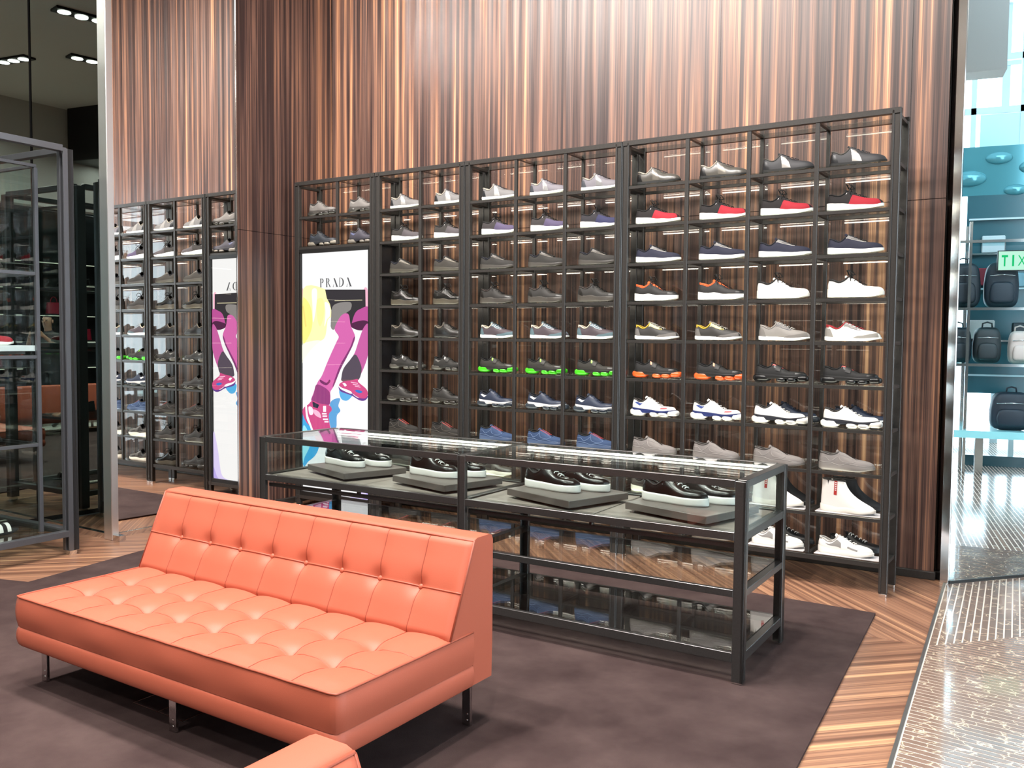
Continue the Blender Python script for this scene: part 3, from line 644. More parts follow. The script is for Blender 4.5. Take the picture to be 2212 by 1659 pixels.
    def lobes(q):
        """air-bubble sole: one heel lobe, three under the forefoot"""
        m = MB()
        for s0, s1, h, z0 in ((-.04, .31, .044, 0), (.43, .64, .031, 0), (.64, .845, .030, .001), (.83, 1.05, .036, .007)):
            def f(u, v, s0=s0, s1=s1, h=h, z0=z0):
                a = 2*math.pi*u; b = math.pi*(v-.5); cx = math.copysign(abs(math.cos(a))**.6, math.cos(a)); cy = math.copysign(abs(math.sin(a))**.6, math.sin(a)); cb_ = abs(math.cos(b))**.55
                s = (s0+s1)/2+(s1-s0)/2*cx*cb_; return Vector((q.L*s, cy*cb_*1.10*max(.012, plan(min(max(s, .07), .93), q.L)), z0+h/2+h/2*math.copysign(abs(math.sin(b))**.7, math.sin(b))))
            m.grid(f, 24, 9, closeu=True)
        return m
    def plate(q):
        """slim midsole plate above the bubbles"""
        pr, m = q.per(), MB(); n = len(pr); vs = []
        for k, h in ((.93, 0), (.99, .3), (.99, .7), (.95, 1)):
            for s, sd in pr: z0 = interp(s, [(0, .034), (.32, .018), (.5, .022), (.8, .023), (1, .036)]); vs.append(Vector((q.L*s, sd*plan(s, q.L, k), lerp(z0, q.top(s)+.002, h))))
        m.add(vs, [(j*n+i, j*n+(i+1) % n, (j+1)*n+(i+1) % n, (j+1)*n+i) for j in range(3) for i in range(n)], 0, True); m.add(vs[:n], [tuple(range(n))]); return m

def C(name, h, rough=.55, bump=.12, sc=700, metal=0, spec=.4): return mat('shoe '+name, tuple(c*(.27+.50*max(hexc(h))) for c in hexc(h)), rough, metal, bump, sc, .10, spec=spec)
BLK, BLKL = C('black knit', '1c1b1c', .8), C('black leather', '161414', .25, .05)
WHT, IVO = C('white rubber', 'f2f0ea', .45, .02), C('ivory knit', 'efeae2', .7, .2)
def shoe(key, sole, colsole, upper, lining, tongue=None, laces=None, extras=(), bow=False, outs=None, plate=None, **kw):
    """build one shoe kind; returns list of (part name, mesh, [(sub-part, mesh)])"""
    q = Shoe(sole=sole, **kw); parts = []
    parts.append(('sole', q.sole_mesh().mesh('sole', colsole)))
    if plate: parts.append(('midsole_plate', q.plate().mesh('midsole_plate', plate)))
    parts.append(('upper', q.upper().mesh('upper', upper))); parts.append(('lining', q.lining().mesh('lining', lining)))
    if tongue: parts.append(('tongue', q.tongue(up=.011).mesh('tongue', tongue)))
    if laces: parts.append(('laces', q.laces(bow=bow).mesh('laces', laces)))
    for nm, fn, m in extras:
        if nm == 'strap': parts.append((nm, fn(q).mesh(nm, m))); continue
        for sd in (-1, 1): q.only = sd; parts.append((nm, fn(q).mesh(nm, m)))
        q.only = None
    _sm[key] = parts
def place(key, loc, rz, label, group, mirror_=False, cat='shoe'):
    T = empty('sneaker' if key not in ('boot_w', 'boot_refl') else 'sock_boot', loc, rz, label, cat, group)
    for n, me in _sm[key]: link(n, me, T)
    return T
# overlay makers
toe = lambda q: q.quad(((.80, 0.02), (1, 0.02), (1, .50), (.86, .42)), nu=8)
heelc = lambda q: q.quad(((0, .02), (.17, .02), (.12, .62), (0, .72)), nu=8)
eyestay = lambda q: q.quad(((.36, .70), (.80, .78), (.78, .985), (.41, .985)), nu=10)
sidep = lambda q: q.quad(((.42, .06), (.60, .06), (.52, .80), (.42, .80)), nu=6)
swoosh = lambda q: q.quad(((.10, .30), (.62, .12), (.70, .30), (.20, .42)), nu=10)
heeltab = lambda q: q.quad(((0, .72), (.10, .78), (.09, .99), (0, .99)), nu=5)
diamond = lambda q: q.quad(((.10, .52), (.21, .40), (.27, .66), (.17, .80)), nu=5)
badge = lambda q: q.quad(((.41, .58), (.47, .55), (.485, .97), (.43, .97)), nu=5)
mudg = lambda q: q.quad(((.52, .02), (1, .02), (1, .36), (.62, .18)), nu=12)
lozenge = lambda q: q.line([(.36, .80), (.40, .92), (.66, .80), (.66, .66), (.52, .62), (.50, .74), (.40, .70), (.36, .80)], .0013)
saddle = lambda q: q.quad(((.34, .66), (.60, .60), (.66, .86), (.38, .96)), nu=8)
knitlines = lambda q: q.line([(.02, .40), (.14, .55), (.22, .30), (.36, .62)], .0010, mb=q.line([(.38, .95), (.42, .30), (.62, .25), (.72, .62), (.60, .8)], .0010, mb=q.line([(.0, .08), (.22, .16), (.4, .05), (.62, .14), (.9, .06)], .0011)))
redtop = lambda q: q.line([(.40, .985), (.52, .985), (.68, .985)], .0022)
def bootstripe(q): return q.quad(((.26, .42), (.315, .42), (.315, .995), (.26, .995)), nu=4, nv=12)
def stripe_marks(q):
    m = MB()
    for k in range(5): q.quad(((.274, .60+k*.075), (.300, .60+k*.075), (.300, .64+k*.075), (.274, .64+k*.075)), nu=3, nv=3, off=.0022, mb=m)
    return m
for nm, up, patch_c, heel_c, so in (('run_silver', '8f8c8c', 'd8d6d4', '3a3c40', WHT), ('run_grey', '8d8790', 'b9b7b8', '5d6068', WHT), ('run_dark', '47464b', 'd5cfca', '2c2c30', BLK), ('run_lea', '6b665f', 'a39c92', '1d1b1c', BLK)):
    sp_ = .28 if nm == 'run_lea' else .6
    shoe(nm, 'flat', so, C(nm, up, sp_, .05 if nm == 'run_lea' else .2), C(nm+' lining', 'b9b2a4' if nm != 'run_dark' else '6a655e', .8), C(nm, up), C(nm+' lace', '55535a', .8), (('side_patch', sidep, C(nm+' patch', patch_c, .2, .02, metal=.5)), ('heel_counter', heelc, C(nm+' heel', heel_c, .35)), ('lace_stay', eyestay, C(nm+' stay', up, .5))))
for nm, up, front, lc in (('knit_red', '2a2224', 'b8182e', '18181a'), ('knit_plum', '4d4648', '66597e', '1e1c1e'), ('knit_navy', '3b3740', '34366a', '18181c'), ('knit_grey', '4a4542', '6c6468', '1e1c1c')):
    shoe(nm, 'wedge', WHT, C(nm, up, .85, .25), C(nm+' lining', '1d1b1c', .9), C(nm, up, .85, .25), C(nm+' lace', lc, .8), (('vamp', lambda q: q.quad(((.40, .0), (1, .0), (1, .985), (.52, .72)), nu=16, nv=9, off=.0008), C(nm+' vamp', front, .8, .3)), ('tab', lambda q: q.quad(((.34, .72), (.36, .70), (.38, .80), (.36, .82)), nu=3, nv=3), WHT)), bow=True, throat=.112, heel=.098, dip=.082)
for nm, up, stay, edge, so in (('wed_navy', '272a4a', '8d8a88', 'e6e2dc', WHT), ('wed_dark', '3b3733', '6f6963', 'b8b0a6', C('grey rubber', '5a544e', .5)), ('wed_olive', '4a443c', '8f887c', 'b8b0a0', C('olive rubber', '5c564a', .5))):
    shoe(nm, 'runner', so, C(nm, up, .8, .25), C(nm+' lining', '1e2030', .9), C(nm, up), C(nm+' lace', '5b5856', .8), (('lace_stay', eyestay, C(nm+' stay', stay, .5)), ('piping', lambda q: q.line([(.35, .97), (.36, .72), (.52, .66), (.68, .74), (.80, .76)], .0014), C(nm+' edge', edge, .5))))
for nm, up, lin, so, lc in (('chk_orange', '2b2828', 'e8642c', WHT, '2a2828'), ('chk_ivory', 'efeae2', '221e1e', C('cream rubber', 'efeadf', .45), '1c1a1a'), ('chk_black', '37332f', '4a3c36', C('taupe rubber', '5f5850', .45), '1d1b1a'), ('chk_gloss', '25231f', '3a3630', C('bronze rubber', '6b6354', .35), '191817')):
    shoe(nm, 'chunky', so, C(nm, up, .25 if nm == 'chk_gloss' else .7, .1), C(nm+' lining', lin, .7), C(nm+' tongue', lin if nm == 'chk_orange' else up), C(nm+' lace', lc, .8), (('toe_cap', toe, C(nm+' toe', up, .4)), ('collar', lambda q: q.quad(((0, .80), (.38, .80), (.40, 1), (0, 1)), nu=12, nv=4), C(nm+' lining', lin, .7)) if nm in ('chk_orange', 'chk_ivory') else ('heel_counter', heelc, C(nm+' heel', up, .3))), bow=True, throat=.118, heel=.108, dip=.09)
for nm, up, suede, line_c, lin, lc in (('ret_yellow', '3f3b38', '8f8a86', 'e8d87a', 'd8b23c', 'cfc9be'), ('ret_grey', 'a39d97', '958f8a', '6b7688', 'b4aca4', 'd8d2ca'), ('ret_cream', 'e4ded4', 'aaa59e', '6f7890', 'b82c34', 'b8343c'), ('ret_teal', '5e4f58', '6c8790', 'e6e4ec', 'd9cfb8', '33404a'), ('ret_black', '221f1c', '3a352f', '5c564e', '8a7f70', '2a2622')):
    shoe(nm, 'flat', WHT if nm != 'ret_black' else C('dark gum', '2a2622', .4), C(nm, up, .3 if nm == 'ret_black' else .6), C(nm+' lining', lin, .8), C(nm+' tongue', suede), C(nm+' lace', lc, .8), (('mudguard', mudg, C(nm+' suede', suede, .85 if nm != 'ret_black' else .3, .3)), ('heel_counter', heelc, C(nm+' suede', suede, .85)), ('heel_tab', heeltab, C(nm+' tab', lin, .6)), ('side_saddle', saddle, C(nm+' saddle', 'e6dc9c' if nm == 'ret_yellow' else suede, .6)), ('side_emblem', lozenge, C(nm+' emblem', line_c, .5))))
for nm, up, so, bad, plate in (('str_orange', '262424', 'f0622c', 'f08050', '262424'), ('str_green', '3b372f', '49d020', '8ae024', '2c2a24'), ('str_black', '1b1a1c', '1c1c1e', '1b1a1c', '1b1a1c'), ('str_silver', '35322e', '6a665f', 'cfccc6', '2c2a26')):
    ex = [('strap', lambda q: q.strap(), C(nm+' strap', up, .6)), ('strap_badge', badge, C(nm+' badge', bad, .4)), ('toe_guard', toe, C(nm+' toe', up, .35))]
    if nm == 'str_black': ex.append(('instep_flash', lambda q: q.quad(((.34, .84), (.62, .88), (.60, .98), (.40, .98)), nu=8, off=.0025), C('coral', 'e8605a', .6)))
    if nm == 'str_silver': ex.append(('heel_flash', diamond, C('heel flash', '8f8b86', .4)))
    shoe(nm, 'lobed', C(nm+' sole', so, .3, .02), C(nm, up, .75, .2), C(nm+' lining', '161516', .9), C(nm+' tongue', up), None, ex, plate=C(nm+' plate', plate, .5), throat=.108, heel=.102, dip=.084)
for nm, up, so, pl, dm, lc in (('clo_flag', 'ece8e4', 'f4f0ea', '2f3f86', '3a55a8', 'e8e4e0'), ('clo_white', 'f0ece6', 'f1ece4', '3a3c48', 'e0dcd6', 'eae6e0'), ('clo_navy', '33405e', '4a5460', 'e6e4e2', 'e8e6e4', '232c44'), ('clo_grey', '9a9490', '4c4844', '6a6460', 'aaa49e', '8a8480'), ('clo_slate', '3c434e', 'b0a898', '4a4c52', '565e6c', '30343c'), ('clo_plum', '5a5664', 'a8a094', '44424c', '747aa4', '3c3a44'), ('clo_dark', '34302c', '57524a', '4a453e', '4a463f', '2a2622')):
    ex = [('side_diamond', diamond, C(nm+' diamond', dm, .5)), ('lace_stay', eyestay, C(nm+' stay', up, .5)), ('toe_guard', toe, C(nm+' toe', up, .5))]
    if nm == 'clo_flag': ex.append(('toe_flash', lambda q: q.quad(((.70, .26), (.86, .20), (.88, .32), (.74, .40)), nu=6, off=.002), C('flag red', 'c8323a', .5)))
    shoe(nm, 'lobed', C(nm+' sole', so, .4, .02), C(nm, up, .65, .2), C(nm+' lining', '55504c' if nm != 'clo_navy' else '1a1e2c', .9), C(nm+' tongue', up), C(nm+' lace', lc, .8), ex, plate=C(nm+' plate', pl, .5), throat=.118, heel=.110, dip=.090)
for nm, up, ln, so in (('cup_grey', 'a09894', 'c4bdb8', '9c948f'), ('cup_blue', '3f5a86', '8ea6cc', '5b7096'), ('cup_black', '37322d', '8a8276', '4a443d')):
    ex = [('stitching', knitlines, C(nm+' stitch', ln, .6)), ('lace_stay', eyestay, C(nm+' stay', up, .8))]
    if nm != 'cup_grey': ex.append(('red_tape', redtop, C('red tape', 'c83c38', .5)))
    shoe(nm, 'wavy', C(nm+' sole', so, .5), C(nm, up, .85, .3), C(nm+' lining', '2a2826' if nm != 'cup_grey' else '7a7470', .9), C(nm+' tongue', up, .85), None, ex, throat=.106, heel=.10, dip=.088)
for nm, up, mesh_c, so in (('ac_white', 'f0ece6', 'aaa6a2', 'f4efe6'), ('ac_black', '1d1c20', '2a2a30', '26262a'), ('ac_ivory', '6b645c', '3c3834', 'efe6d4')):
    shoe(nm, 'wavy', C(nm+' sole', so, .4), C(nm, up, .45), C(nm+' lining', 'cfcac4' if nm == 'ac_white' else '1c1a1c', .9), C(nm+' tongue', up), C(nm+' lace', 'f0ece6' if nm != 'ac_ivory' else '3c3834', .8), (('side_mesh', lambda q: q.quad(((.14, .46), (.44, .14), (.46, .46), (.34, .74)), nu=8), C(nm+' mesh', mesh_c, .8, .3)), ('toe_mesh', lambda q: q.quad(((.56, .22), (.74, .12), (.76, .24), (.58, .36)), nu=6), C(nm+' mesh', mesh_c, .8, .3)), ('heel_patch', heeltab, C(nm+' heel', mesh_c, .6))))
for nm, up, so in (('boot_w', 'ece6e0', 'efe9de'), ('boot_refl', '232126', '2a282c')):
    ex = [('tape', bootstripe, C('red tape', 'c8323a', .5)), ('tape_marks', stripe_marks, WHT)] if nm == 'boot_w' else []
    shoe(nm, 'wavy', C(nm+' sole', so, .4), C(nm, up, .8, .2), C(nm+' lining', '4a4644', .9), None, None, ex, boot=True, heel=.182)
shoe('court', 'cup', C('court white', 'f6f3ee', .35, .02), C('court leather', '1b1918', .22, .06), C('court lining', '141312', .7), C('court leather', '1b1918', .22, .06), C('court lace', 'efece8', .7), (('toe_cap', toe, C('court leather', '1b1918', .22, .06)), ('lace_stay', eyestay, C('court stay', '211f1d', .22))), fat=1.04, L=.312)
shoe('red_run', 'wedge', WHT, C('red leather', 'c01c30', .4), C('red lining', 'e8e2dc', .7), C('red leather', 'c01c30', .4), C('red lace', 'e8d8d8', .7), (('side_band', sidep, C('pale red', 'd86c74', .5)),))

ORD = ['top', 'second', 'third', 'fourth', 'fifth', 'sixth', 'seventh', 'eighth', 'ninth', 'bottom']
GRID = {
 'A': [['clo_grey']*2, ['clo_slate', 'clo_plum']],
 'B': [['run_silver']*2, ['knit_grey']*2, ['wed_olive']*2, ['chk_gloss']*2, ['ret_black']*2, ['str_silver']*2, ['clo_dark']*2, ['cup_black']*2, ['chk_black']*2, ['clo_dark', 'chk_gloss']],
 'C': [['run_silver', 'run_grey', 'run_grey'], ['knit_plum', 'knit_plum', 'knit_navy'], ['wed_dark']*3, ['chk_black']*3, ['ret_teal']*3, ['str_green']*3, ['clo_navy']*3, ['cup_blue']*3, ['ac_ivory']*3, ['ac_ivory']*3],
 'D': [['run_lea', 'run_lea', 'run_dark', 'run_dark'], ['knit_red']*4, ['wed_navy']*4, ['chk_orange', 'chk_orange', 'chk_ivory', 'chk_ivory'], ['ret_yellow', 'ret_yellow', 'ret_grey', 'ret_cream'], ['str_orange', 'str_orange', 'str_black', 'str_black'], ['clo_flag', 'clo_flag', 'clo_white', 'clo_white'], ['cup_grey']*4, ['ac_ivory', 'ac_ivory', 'boot_w', 'boot_w'], ['ac_ivory', 'ac_ivory', 'ac_white', 'ac_white']]}
DESC = dict(run_silver='pale grey runner with silver patch', run_grey='mauve grey runner with silver side', run_dark='charcoal runner with silver patch', run_lea='metallic leather trainer', knit_red='red and black knit sneaker', knit_plum='violet knit sneaker with white wedge', knit_navy='dark navy knit sneaker', knit_grey='black knit sneaker with white wedge',
 wed_navy='navy runner with grey lace stay', wed_dark='dark grey runner', wed_olive='dark olive runner', chk_orange='black chunky sneaker with orange collar', chk_ivory='ivory chunky sneaker with black collar', chk_black='black chunky trainer', chk_gloss='glossy black chunky trainer',
 ret_yellow='grey retro trainer with yellow emblem', ret_grey='plain grey retro trainer', ret_cream='cream retro trainer with red heel', ret_teal='teal suede retro trainer', ret_black='black leather retro trainer', str_orange='black strap sneaker with orange sole', str_green='dark strap sneaker with green sole', str_black='black strap sneaker with coral flash', str_silver='dark strap sneaker with silver badge',
 clo_flag='white sneaker with blue diamond', clo_white='white bubble-sole sneaker', clo_navy='navy bubble-sole sneaker', clo_grey='grey bubble-sole sneaker', clo_slate='slate bubble-sole sneaker', clo_plum='plum bubble-sole sneaker', clo_dark='dark bubble-sole sneaker', cup_grey='plain grey knit sneaker', cup_blue='blue knit sneaker', cup_black='black stitched knit sneaker',
 ac_white='white sneaker with grey mesh', ac_black='black laced sneaker', ac_ivory='brown sneaker with ivory sole', boot_w='white sock boot with red tape', boot_refl='black sock boot')
UN = dict(A='unit over poster', B='unit beside poster', C='three-column unit', D='widest unit')
PO = dict(A=['outer column', 'inner column'], B=['column nearest poster', 'column away from poster'], C=['column nearest poster', 'middle column', 'column nearest widest unit'], D=['fourth from end post', 'third from end post', 'second from end post', 'nearest end post'])
for u, rows in GRID.items():
    cs = cols(u)
    for r, row in enumerate(rows):
        for c_, key in enumerate(row):
            a, b = cs[c_], cs[c_+1]; xh = a+.048+random.uniform(-.008, .012); rz = R(random.uniform(-5, 1))
            if u in 'BC' : xh = a+.075+random.uniform(-.01, .01)
            if u == 'A': xh = a+.07
            z = LEV[r]
            if u == 'D' and r >= 8 and c_ >= 2:
                T = tag(MB().box(a+.04, b-.02, .012, .13, z, z+.005, c=.001).build('shoe_mat', mat('pale acrylic mat', (.55, .52, .52), .25)), 'pale acrylic mat under %s, %s' % ('white sock boot' if r == 8 else 'white mesh sneaker', PO[u][c_]), 'mat', 'acrylic shoe mats'); z += .005
            place(key, (xh, .070 if r > 5 else .085, z), rz, '%s, %s shelf of %s, %s' % (DESC[key], ORD[r], UN[u], PO[u][c_]), 'sneakers displayed on the wall shelves')
            if u == 'D' and c_ >= 2 and r in (6, 8, 9):
                refl_key = {6: 'clo_navy', 8: 'boot_refl', 9: 'ac_black'}[r]
                place(refl_key, (xh+.03, .195, LEV[r]), R(random.uniform(-3, 1)), '%s built as dark reflection of white one, %s shelf of %s, %s' % (DESC[refl_key], ORD[r], UN[u], PO[u][c_]), 'sneakers displayed on the wall shelves')  # dark shoe modelled in place of the front shoe's reflection in the glass back
PL = ['plinth at the poster end', 'plinth before the centre post', 'plinth past the centre post', 'plinth nearest the mosaic floor']
for k, (T, org, rz) in enumerate(PLINTHS):
    Mz = Matrix.Rotation(rz, 3, 'Z')
    for j, (dx, dy, rr) in enumerate(((.0, .125, 11), (.065, .262, 11))):
        p = org+Mz @ Vector((dx, dy, 0)); place('court', (p.x, p.y, .689), rz+R(rr), 'black leather court sneaker, %s shoe on %s' % (('front', 'rear')[j], PL[k]), 'court sneakers in the display case').scale = (1.08, 1.08, 1.08)

# ------------------------------------------------------------------ orange leather sofas
M_LEA = mat('orange leather', (.42, .100, .056), .50, 0, bump=.12, bscale=420, var=.06, spec=.35)
M_PIPE = mat('orange piping', (.33, .07, .036), .5, 0, var=.08)
SW, SF, SB = .885, -.405, .287                    # half width, front y, seat back y
XL = [-SW+SW*2/9*(i+1) for i in range(8)]; YL = [SF+.187, SF+.374]
def make_sofa(label):
    T = empty('sofa', (0, 0, 0), 0, label, 'sofa')
    def valley(d, w): d = abs(d)/w; return (1-d)**2 if d < 1 else 0
    def seat_h(x, y):
        gx = max(valley(x-a, .085) for a in XL); gy = max(valley(y-a, .085) for a in YL)
        nd = max(math.exp(-((x-a)**2+(y-b)**2)/.0012) for a in XL for b in YL)
        e = min(1, (y-SF)/.10)*min(1, (SW-abs(x))/.10)
        crown = .012*min(1, (y-SF)/.06)*min(1, (SW-abs(x))/.06)
        return .372+crown-.011*gx*(.12+.88*e)-.010*gy*(.12+.88*e)-.016*nd
    def rc(x, y, r=.016):                        # rounded front corners
        cx, cy = SW-r, SF+r
        if abs(x) > cx and y < cy:
            v = Vector((abs(x)-cx, cy-y)); m_ = max(v.x, v.y); l = v.length
            if l > 1e-6: v = v*(m_/l)
            return math.copysign(cx+v.x, x), cy-v.y
        return x, y
    m = MB(); nx, ny = 163, 57
    def top(u, v):
        x, y = lerp(-SW, SW, u), lerp(SF, SB, v); X, Y = rc(x, y); return Vector((X, Y, seat_h(x, y)))
    m.grid(top, nx, ny)
    loop = [(-SW, lerp(SB, SF, i/14)) for i in range(14)]+[(lerp(-SW, SW, i/60), SF) for i in range(60)]+[(SW, lerp(SF, SB, i/14)) for i in range(15)]
    def side(u, v):
        i = u*(len(loop)-1); x, y = loop[int(round(i))]; X, Y = rc(x, y); b = .008*math.sin(v*math.pi)+.0025*math.sin(u*37)*math.sin(v*math.pi)
        s_ = 1+b/.9; return Vector((X*s_, (Y if Y > 0 else Y*(1+b/.42)), lerp(seat_h(x, y), .252, v)))
    m.grid(side, len(loop), 9); m.build('seat_cushion', M_LEA, T)
    bs = MB()
    def base(u, v):
        i = u*(len(loop)-1); x, y = loop[int(round(i))]; X, Y = rc(x, y); a = lerp(math.pi*.5, -math.pi*.5, v); o = .012*math.cos(a)
        return Vector((X*(1+(o-.006)/.9), Y*(1+(o-.006)/.42) if Y < 0 else Y, .213+.040*math.sin(a)))
    bs.grid(base, len(loop), 11); bs.box(-SW+.03, SW-.03, SF+.03, .36, .178, .25); bs.build('base_rail', M_LEA, T)
    # seams and piping
    for a in XL: MB().tube([(a, lerp(SF+.004, SB, i/40), seat_h(a, lerp(SF+.004, SB, i/40))+.0006) for i in range(41)], .0021, 5).build('seam', M_PIPE, T)
    for b in YL: MB().tube([(lerp(-SW+.004, SW-.004, i/160), b, seat_h(lerp(-SW, SW, i/160), b)+.0006) for i in range(161)], .0021, 5).build('seam', M_PIPE, T)
    MB().tube([Vector((*rc(x, y), seat_h(x, y)+.001)) for x, y in loop], .0042, 6).build('piping', M_PIPE, T)
    # backrest
    bk = empty('backrest', (0, 0, 0)); bk.parent = T
    y0, z0, y1, z1 = .150, .375, .290, .700; fl = math.hypot(y1-y0, z1-z0); n = Vector((0, -(z1-z0)/fl, (y1-y0)/fl)); BX = XL
    def bh(x, t):
        gx = max(valley(x-a, .085) for a in BX); gy = valley(t-.47, .26); nd = max(math.exp(-((x-a)**2+((t-.47)*fl)**2)/.0010) for a in BX)
        e = min(1, t/.2)*min(1, (1-t)/.2)*min(1, (SW-abs(x))/.08); e2 = min(1, min(t, 1-t)/.04)*min(1, (SW-abs(x))/.02)
        return .010*e2-.006*gx*(.3+.7*e)-.009*gy*min(1, (SW-abs(x))/.05)-.017*nd
    def bf(x, t): return Vector((x, lerp(y0, y1, t), lerp(z0, z1, t)))+n*bh(x, t)
    bm_ = MB(); bm_.grid(lambda u, v: bf(lerp(-SW, SW, u), v), 163, 41)
    prof = [(y1, z1), (.296, .707), (.310, .712), (.385, .712), (.401, .705), (.407, .690), (.408, .30), (.404, .178), (.285, .178), (.285, .36), (y0, z0)]
    K = len(prof); vs = [(x, y, z) for x in (-SW, -SW-.003, SW+.003, SW) for y, z in prof]
    vs = [(x, y, z) for x in (-SW, SW) for y, z in prof]
    bm_.add(vs, [(i, i+1, K+i+1, K+i) for i in range(K-1)], 0, True); bm_.add(vs, [tuple(range(K)), tuple(range(K, 2*K))])
    bm_.build('back_cushion', M_LEA, bk)
    for a in BX: MB().tube([bf(a, t/30)+n*.0006 for t in range(31)], .0020, 5).build('seam', M_PIPE, bk)
    MB().tube([bf(lerp(-SW, SW, i/160), .47)+n*.0008 for i in range(161)], .0036, 6).build('seam', M_PIPE, bk)
    MB().tube([(-SW, y0, z0), (-SW, y1, z1)]+[(lerp(-SW, SW, i/8), y1+.002, z1+.003) for i in range(9)]+[(SW, y1, z1), (SW, y0, z0)], .0042, 6).build('piping', M_PIPE, bk)
    for a in BX:
        c = bf(a, .47)+n*.003; b_ = MB()
        b_.grid(lambda u, v, c=c: c+Vector((1, 0, 0))*.0115*math.cos(2*math.pi*u)*math.cos(math.pi*(v-.5))+n.cross(Vector((1, 0, 0)))*.0115*math.sin(2*math.pi*u)*math.cos(math.pi*(v-.5))+n*.007*math.sin(math.pi*(v-.5)), 14, 8, closeu=True); b_.build('button', M_LEA, bk)
    for x in (-.855, -.016, .825):
        for y in (-.305, .335):
            l = MB().box(x-.019, x+.019, y-.007, y+.007, 0, .20, c=.002).build('leg', mirror('chrome', (.62, .6, .6), .08) if 'chrome leg' not in _mc else _mc['chrome leg'], T); _mc['chrome leg'] = l.data.materials[0]
            for z in (.022, .045): MB().grid(lambda u, v, z=z: Vector((x+.005+.005*math.cos(2*math.pi*u)*math.sin(math.pi*v/2), y-.0065-.003*math.cos(math.pi*v/2), z+.005*math.sin(2*math.pi*u)*math.sin(math.pi*v/2))), 8, 4, closeu=True).build('bolt', M_CHROME, l)
    return T
S1 = make_sofa('tufted orange leather sofa on chrome legs before the display case'); S1.location = (-1.782, -3.018, .012)
S2 = copy_tree(S1); S2.location = (.170, -5.055, .012); S2.rotation_euler = (0, 0, math.pi/2); S2['label'] = 'second orange leather sofa standing with its back to the first'
# floor outlet frame under the sofa
fb = empty('floor_outlet', (-1.99, -3.19, .012), 0, 'square floor outlet cover in the carpet under the sofa', 'outlet')
mm = MB()
for x in (-.15, 0, .15): mm.box(x-.002, x+.002, -.065, .065, 0, .003)
for y in (-.065, .065): mm.box(-.152, .152, y-.002, y+.002, 0, .003)
mm.build('metal_edge', M_CHROME, fb); MB().box(-.15, .15, -.065, .065, 0, .0015).build('cover_plate', M_CARPET, fb)

# ------------------------------------------------------------------ glass cabinet in the niche
M_GUN = mat('gunmetal', (.15, .155, .17), .3, .7, var=.15)
V = empty('glass_cabinet', (-4.611, -1.994, 0), 0, 'tall glass cabinet with gunmetal frame and shoes, before smoked mirrors', 'cabinet')
V.rotation_euler = (0, 0, R(3)); VH, VW, VL = 2.655, 1.05, 1.9
def vb(n, x0, x1, y0, y1, z0, z1, m=M_GUN, c=.0015): return MB().box(x0, x1, y0, y1, z0, z1, c=c).build(n, m, V)
for x in (-.07, -VW):
    for y in (-.07, -VL):
        vb('post', x, x+.03, y, y+.07, .03, VH-.03); vb('post', x+.03, x+.07, y+.03, y+.07, .03, VH-.03, M_FRAME); vb('post_fin', x+.058, x+.07, y, y+.07, .03, VH-.03); vb('foot', x+.01, x+.06, y+.01, y+.06, 0, .03, M_CHROME)
for z in (VH-.05, .125):
    for x in (-.05, -VW): vb('rail', x, x+.05, -VL+.07, -.07, z, z+.04)
    for y in (-.05, -VL): vb('rail', -VW+.07, -.07, y, y+.05, z, z+.04)
vb('glass_base', -VW+.05, -.05, -VL+.05, -.05, .150, .158, M_GREEN, 0)
for y in (-.16, -VL+.10):
    for x in (-.16, -VW+.16): vb('inner_post', x-.012, x+.012, y-.012, y+.012, .158, 2.50)
for z in (2.50,): 
    vb('inner_rail', -VW+.16, -.16, -.172, -.148, z, z+.02); vb('inner_rail', -.172, -.148, -VL+.1, -.16, z, z+.02); vb('inner_rail', -VW+.148, -VW+.172, -VL+.1, -.16, z, z+.02)
for z in (1.845, 1.312, .745):
    vb('glass_shelf', -VW+.16, -.16, -VL+.1, -.16, z-.008, z, M_GREEN, 0); vb('shelf_edge', -.170, -.156, -VL+.1, -.16, z-.03, z-.008); vb('shelf_edge', -VW+.16, -.16, -.166, -.152, z-.03, z-.008)
vb('glass_side', -.164, -.159, -VL+.1, -.17, .158, 2.5, M_GLASS, 0); vb('glass_side', -VW+.17, -.17, -.164, -.159, .158, 2.5, M_GLASS, 0)
T = empty('display_plinth', (-4.905, -2.25, 1.312), R(93), 'pale plinth under the red sneaker in the glass cabinet', 'plinth')
MB().box(-.50, .10, -.13, .13, .018, .054, c=.002).build('slab', mat('pale lacquer', (.62, .64, .66), .3), T); MB().box(-.42, .03, -.09, .09, 0, .018).build('riser', M_PLIN, T)
place('red_run', (-4.885, -2.56, 1.366), R(93), 'red leather sneaker on a pale plinth in the glass cabinet', None)
place('ac_black', (-4.87, -2.66, .745), R(90), 'black sneaker on the middle shelf of the glass cabinet', None)
place('wed_dark', (-4.87, -2.63, 1.845), R(92), 'dark runner on the upper shelf of the glass cabinet', None)
T = empty('slide_sandal', (-4.87, -2.54, .158), R(95), 'black slide sandal with white banded strap in the glass cabinet', 'sandal')
q = Shoe(sole='flat', L=.30); q.sole_mesh().build('sole', BLK, T)
for k, mtl in enumerate((WHT, BLK, WHT)):
    MB().grid(lambda u, v, k=k: Vector((.15+k*.026+.025*v, .047*math.cos(math.pi*u), .018+.052*math.sin(math.pi*u))), 15, 3).build('strap_band', mtl, T)

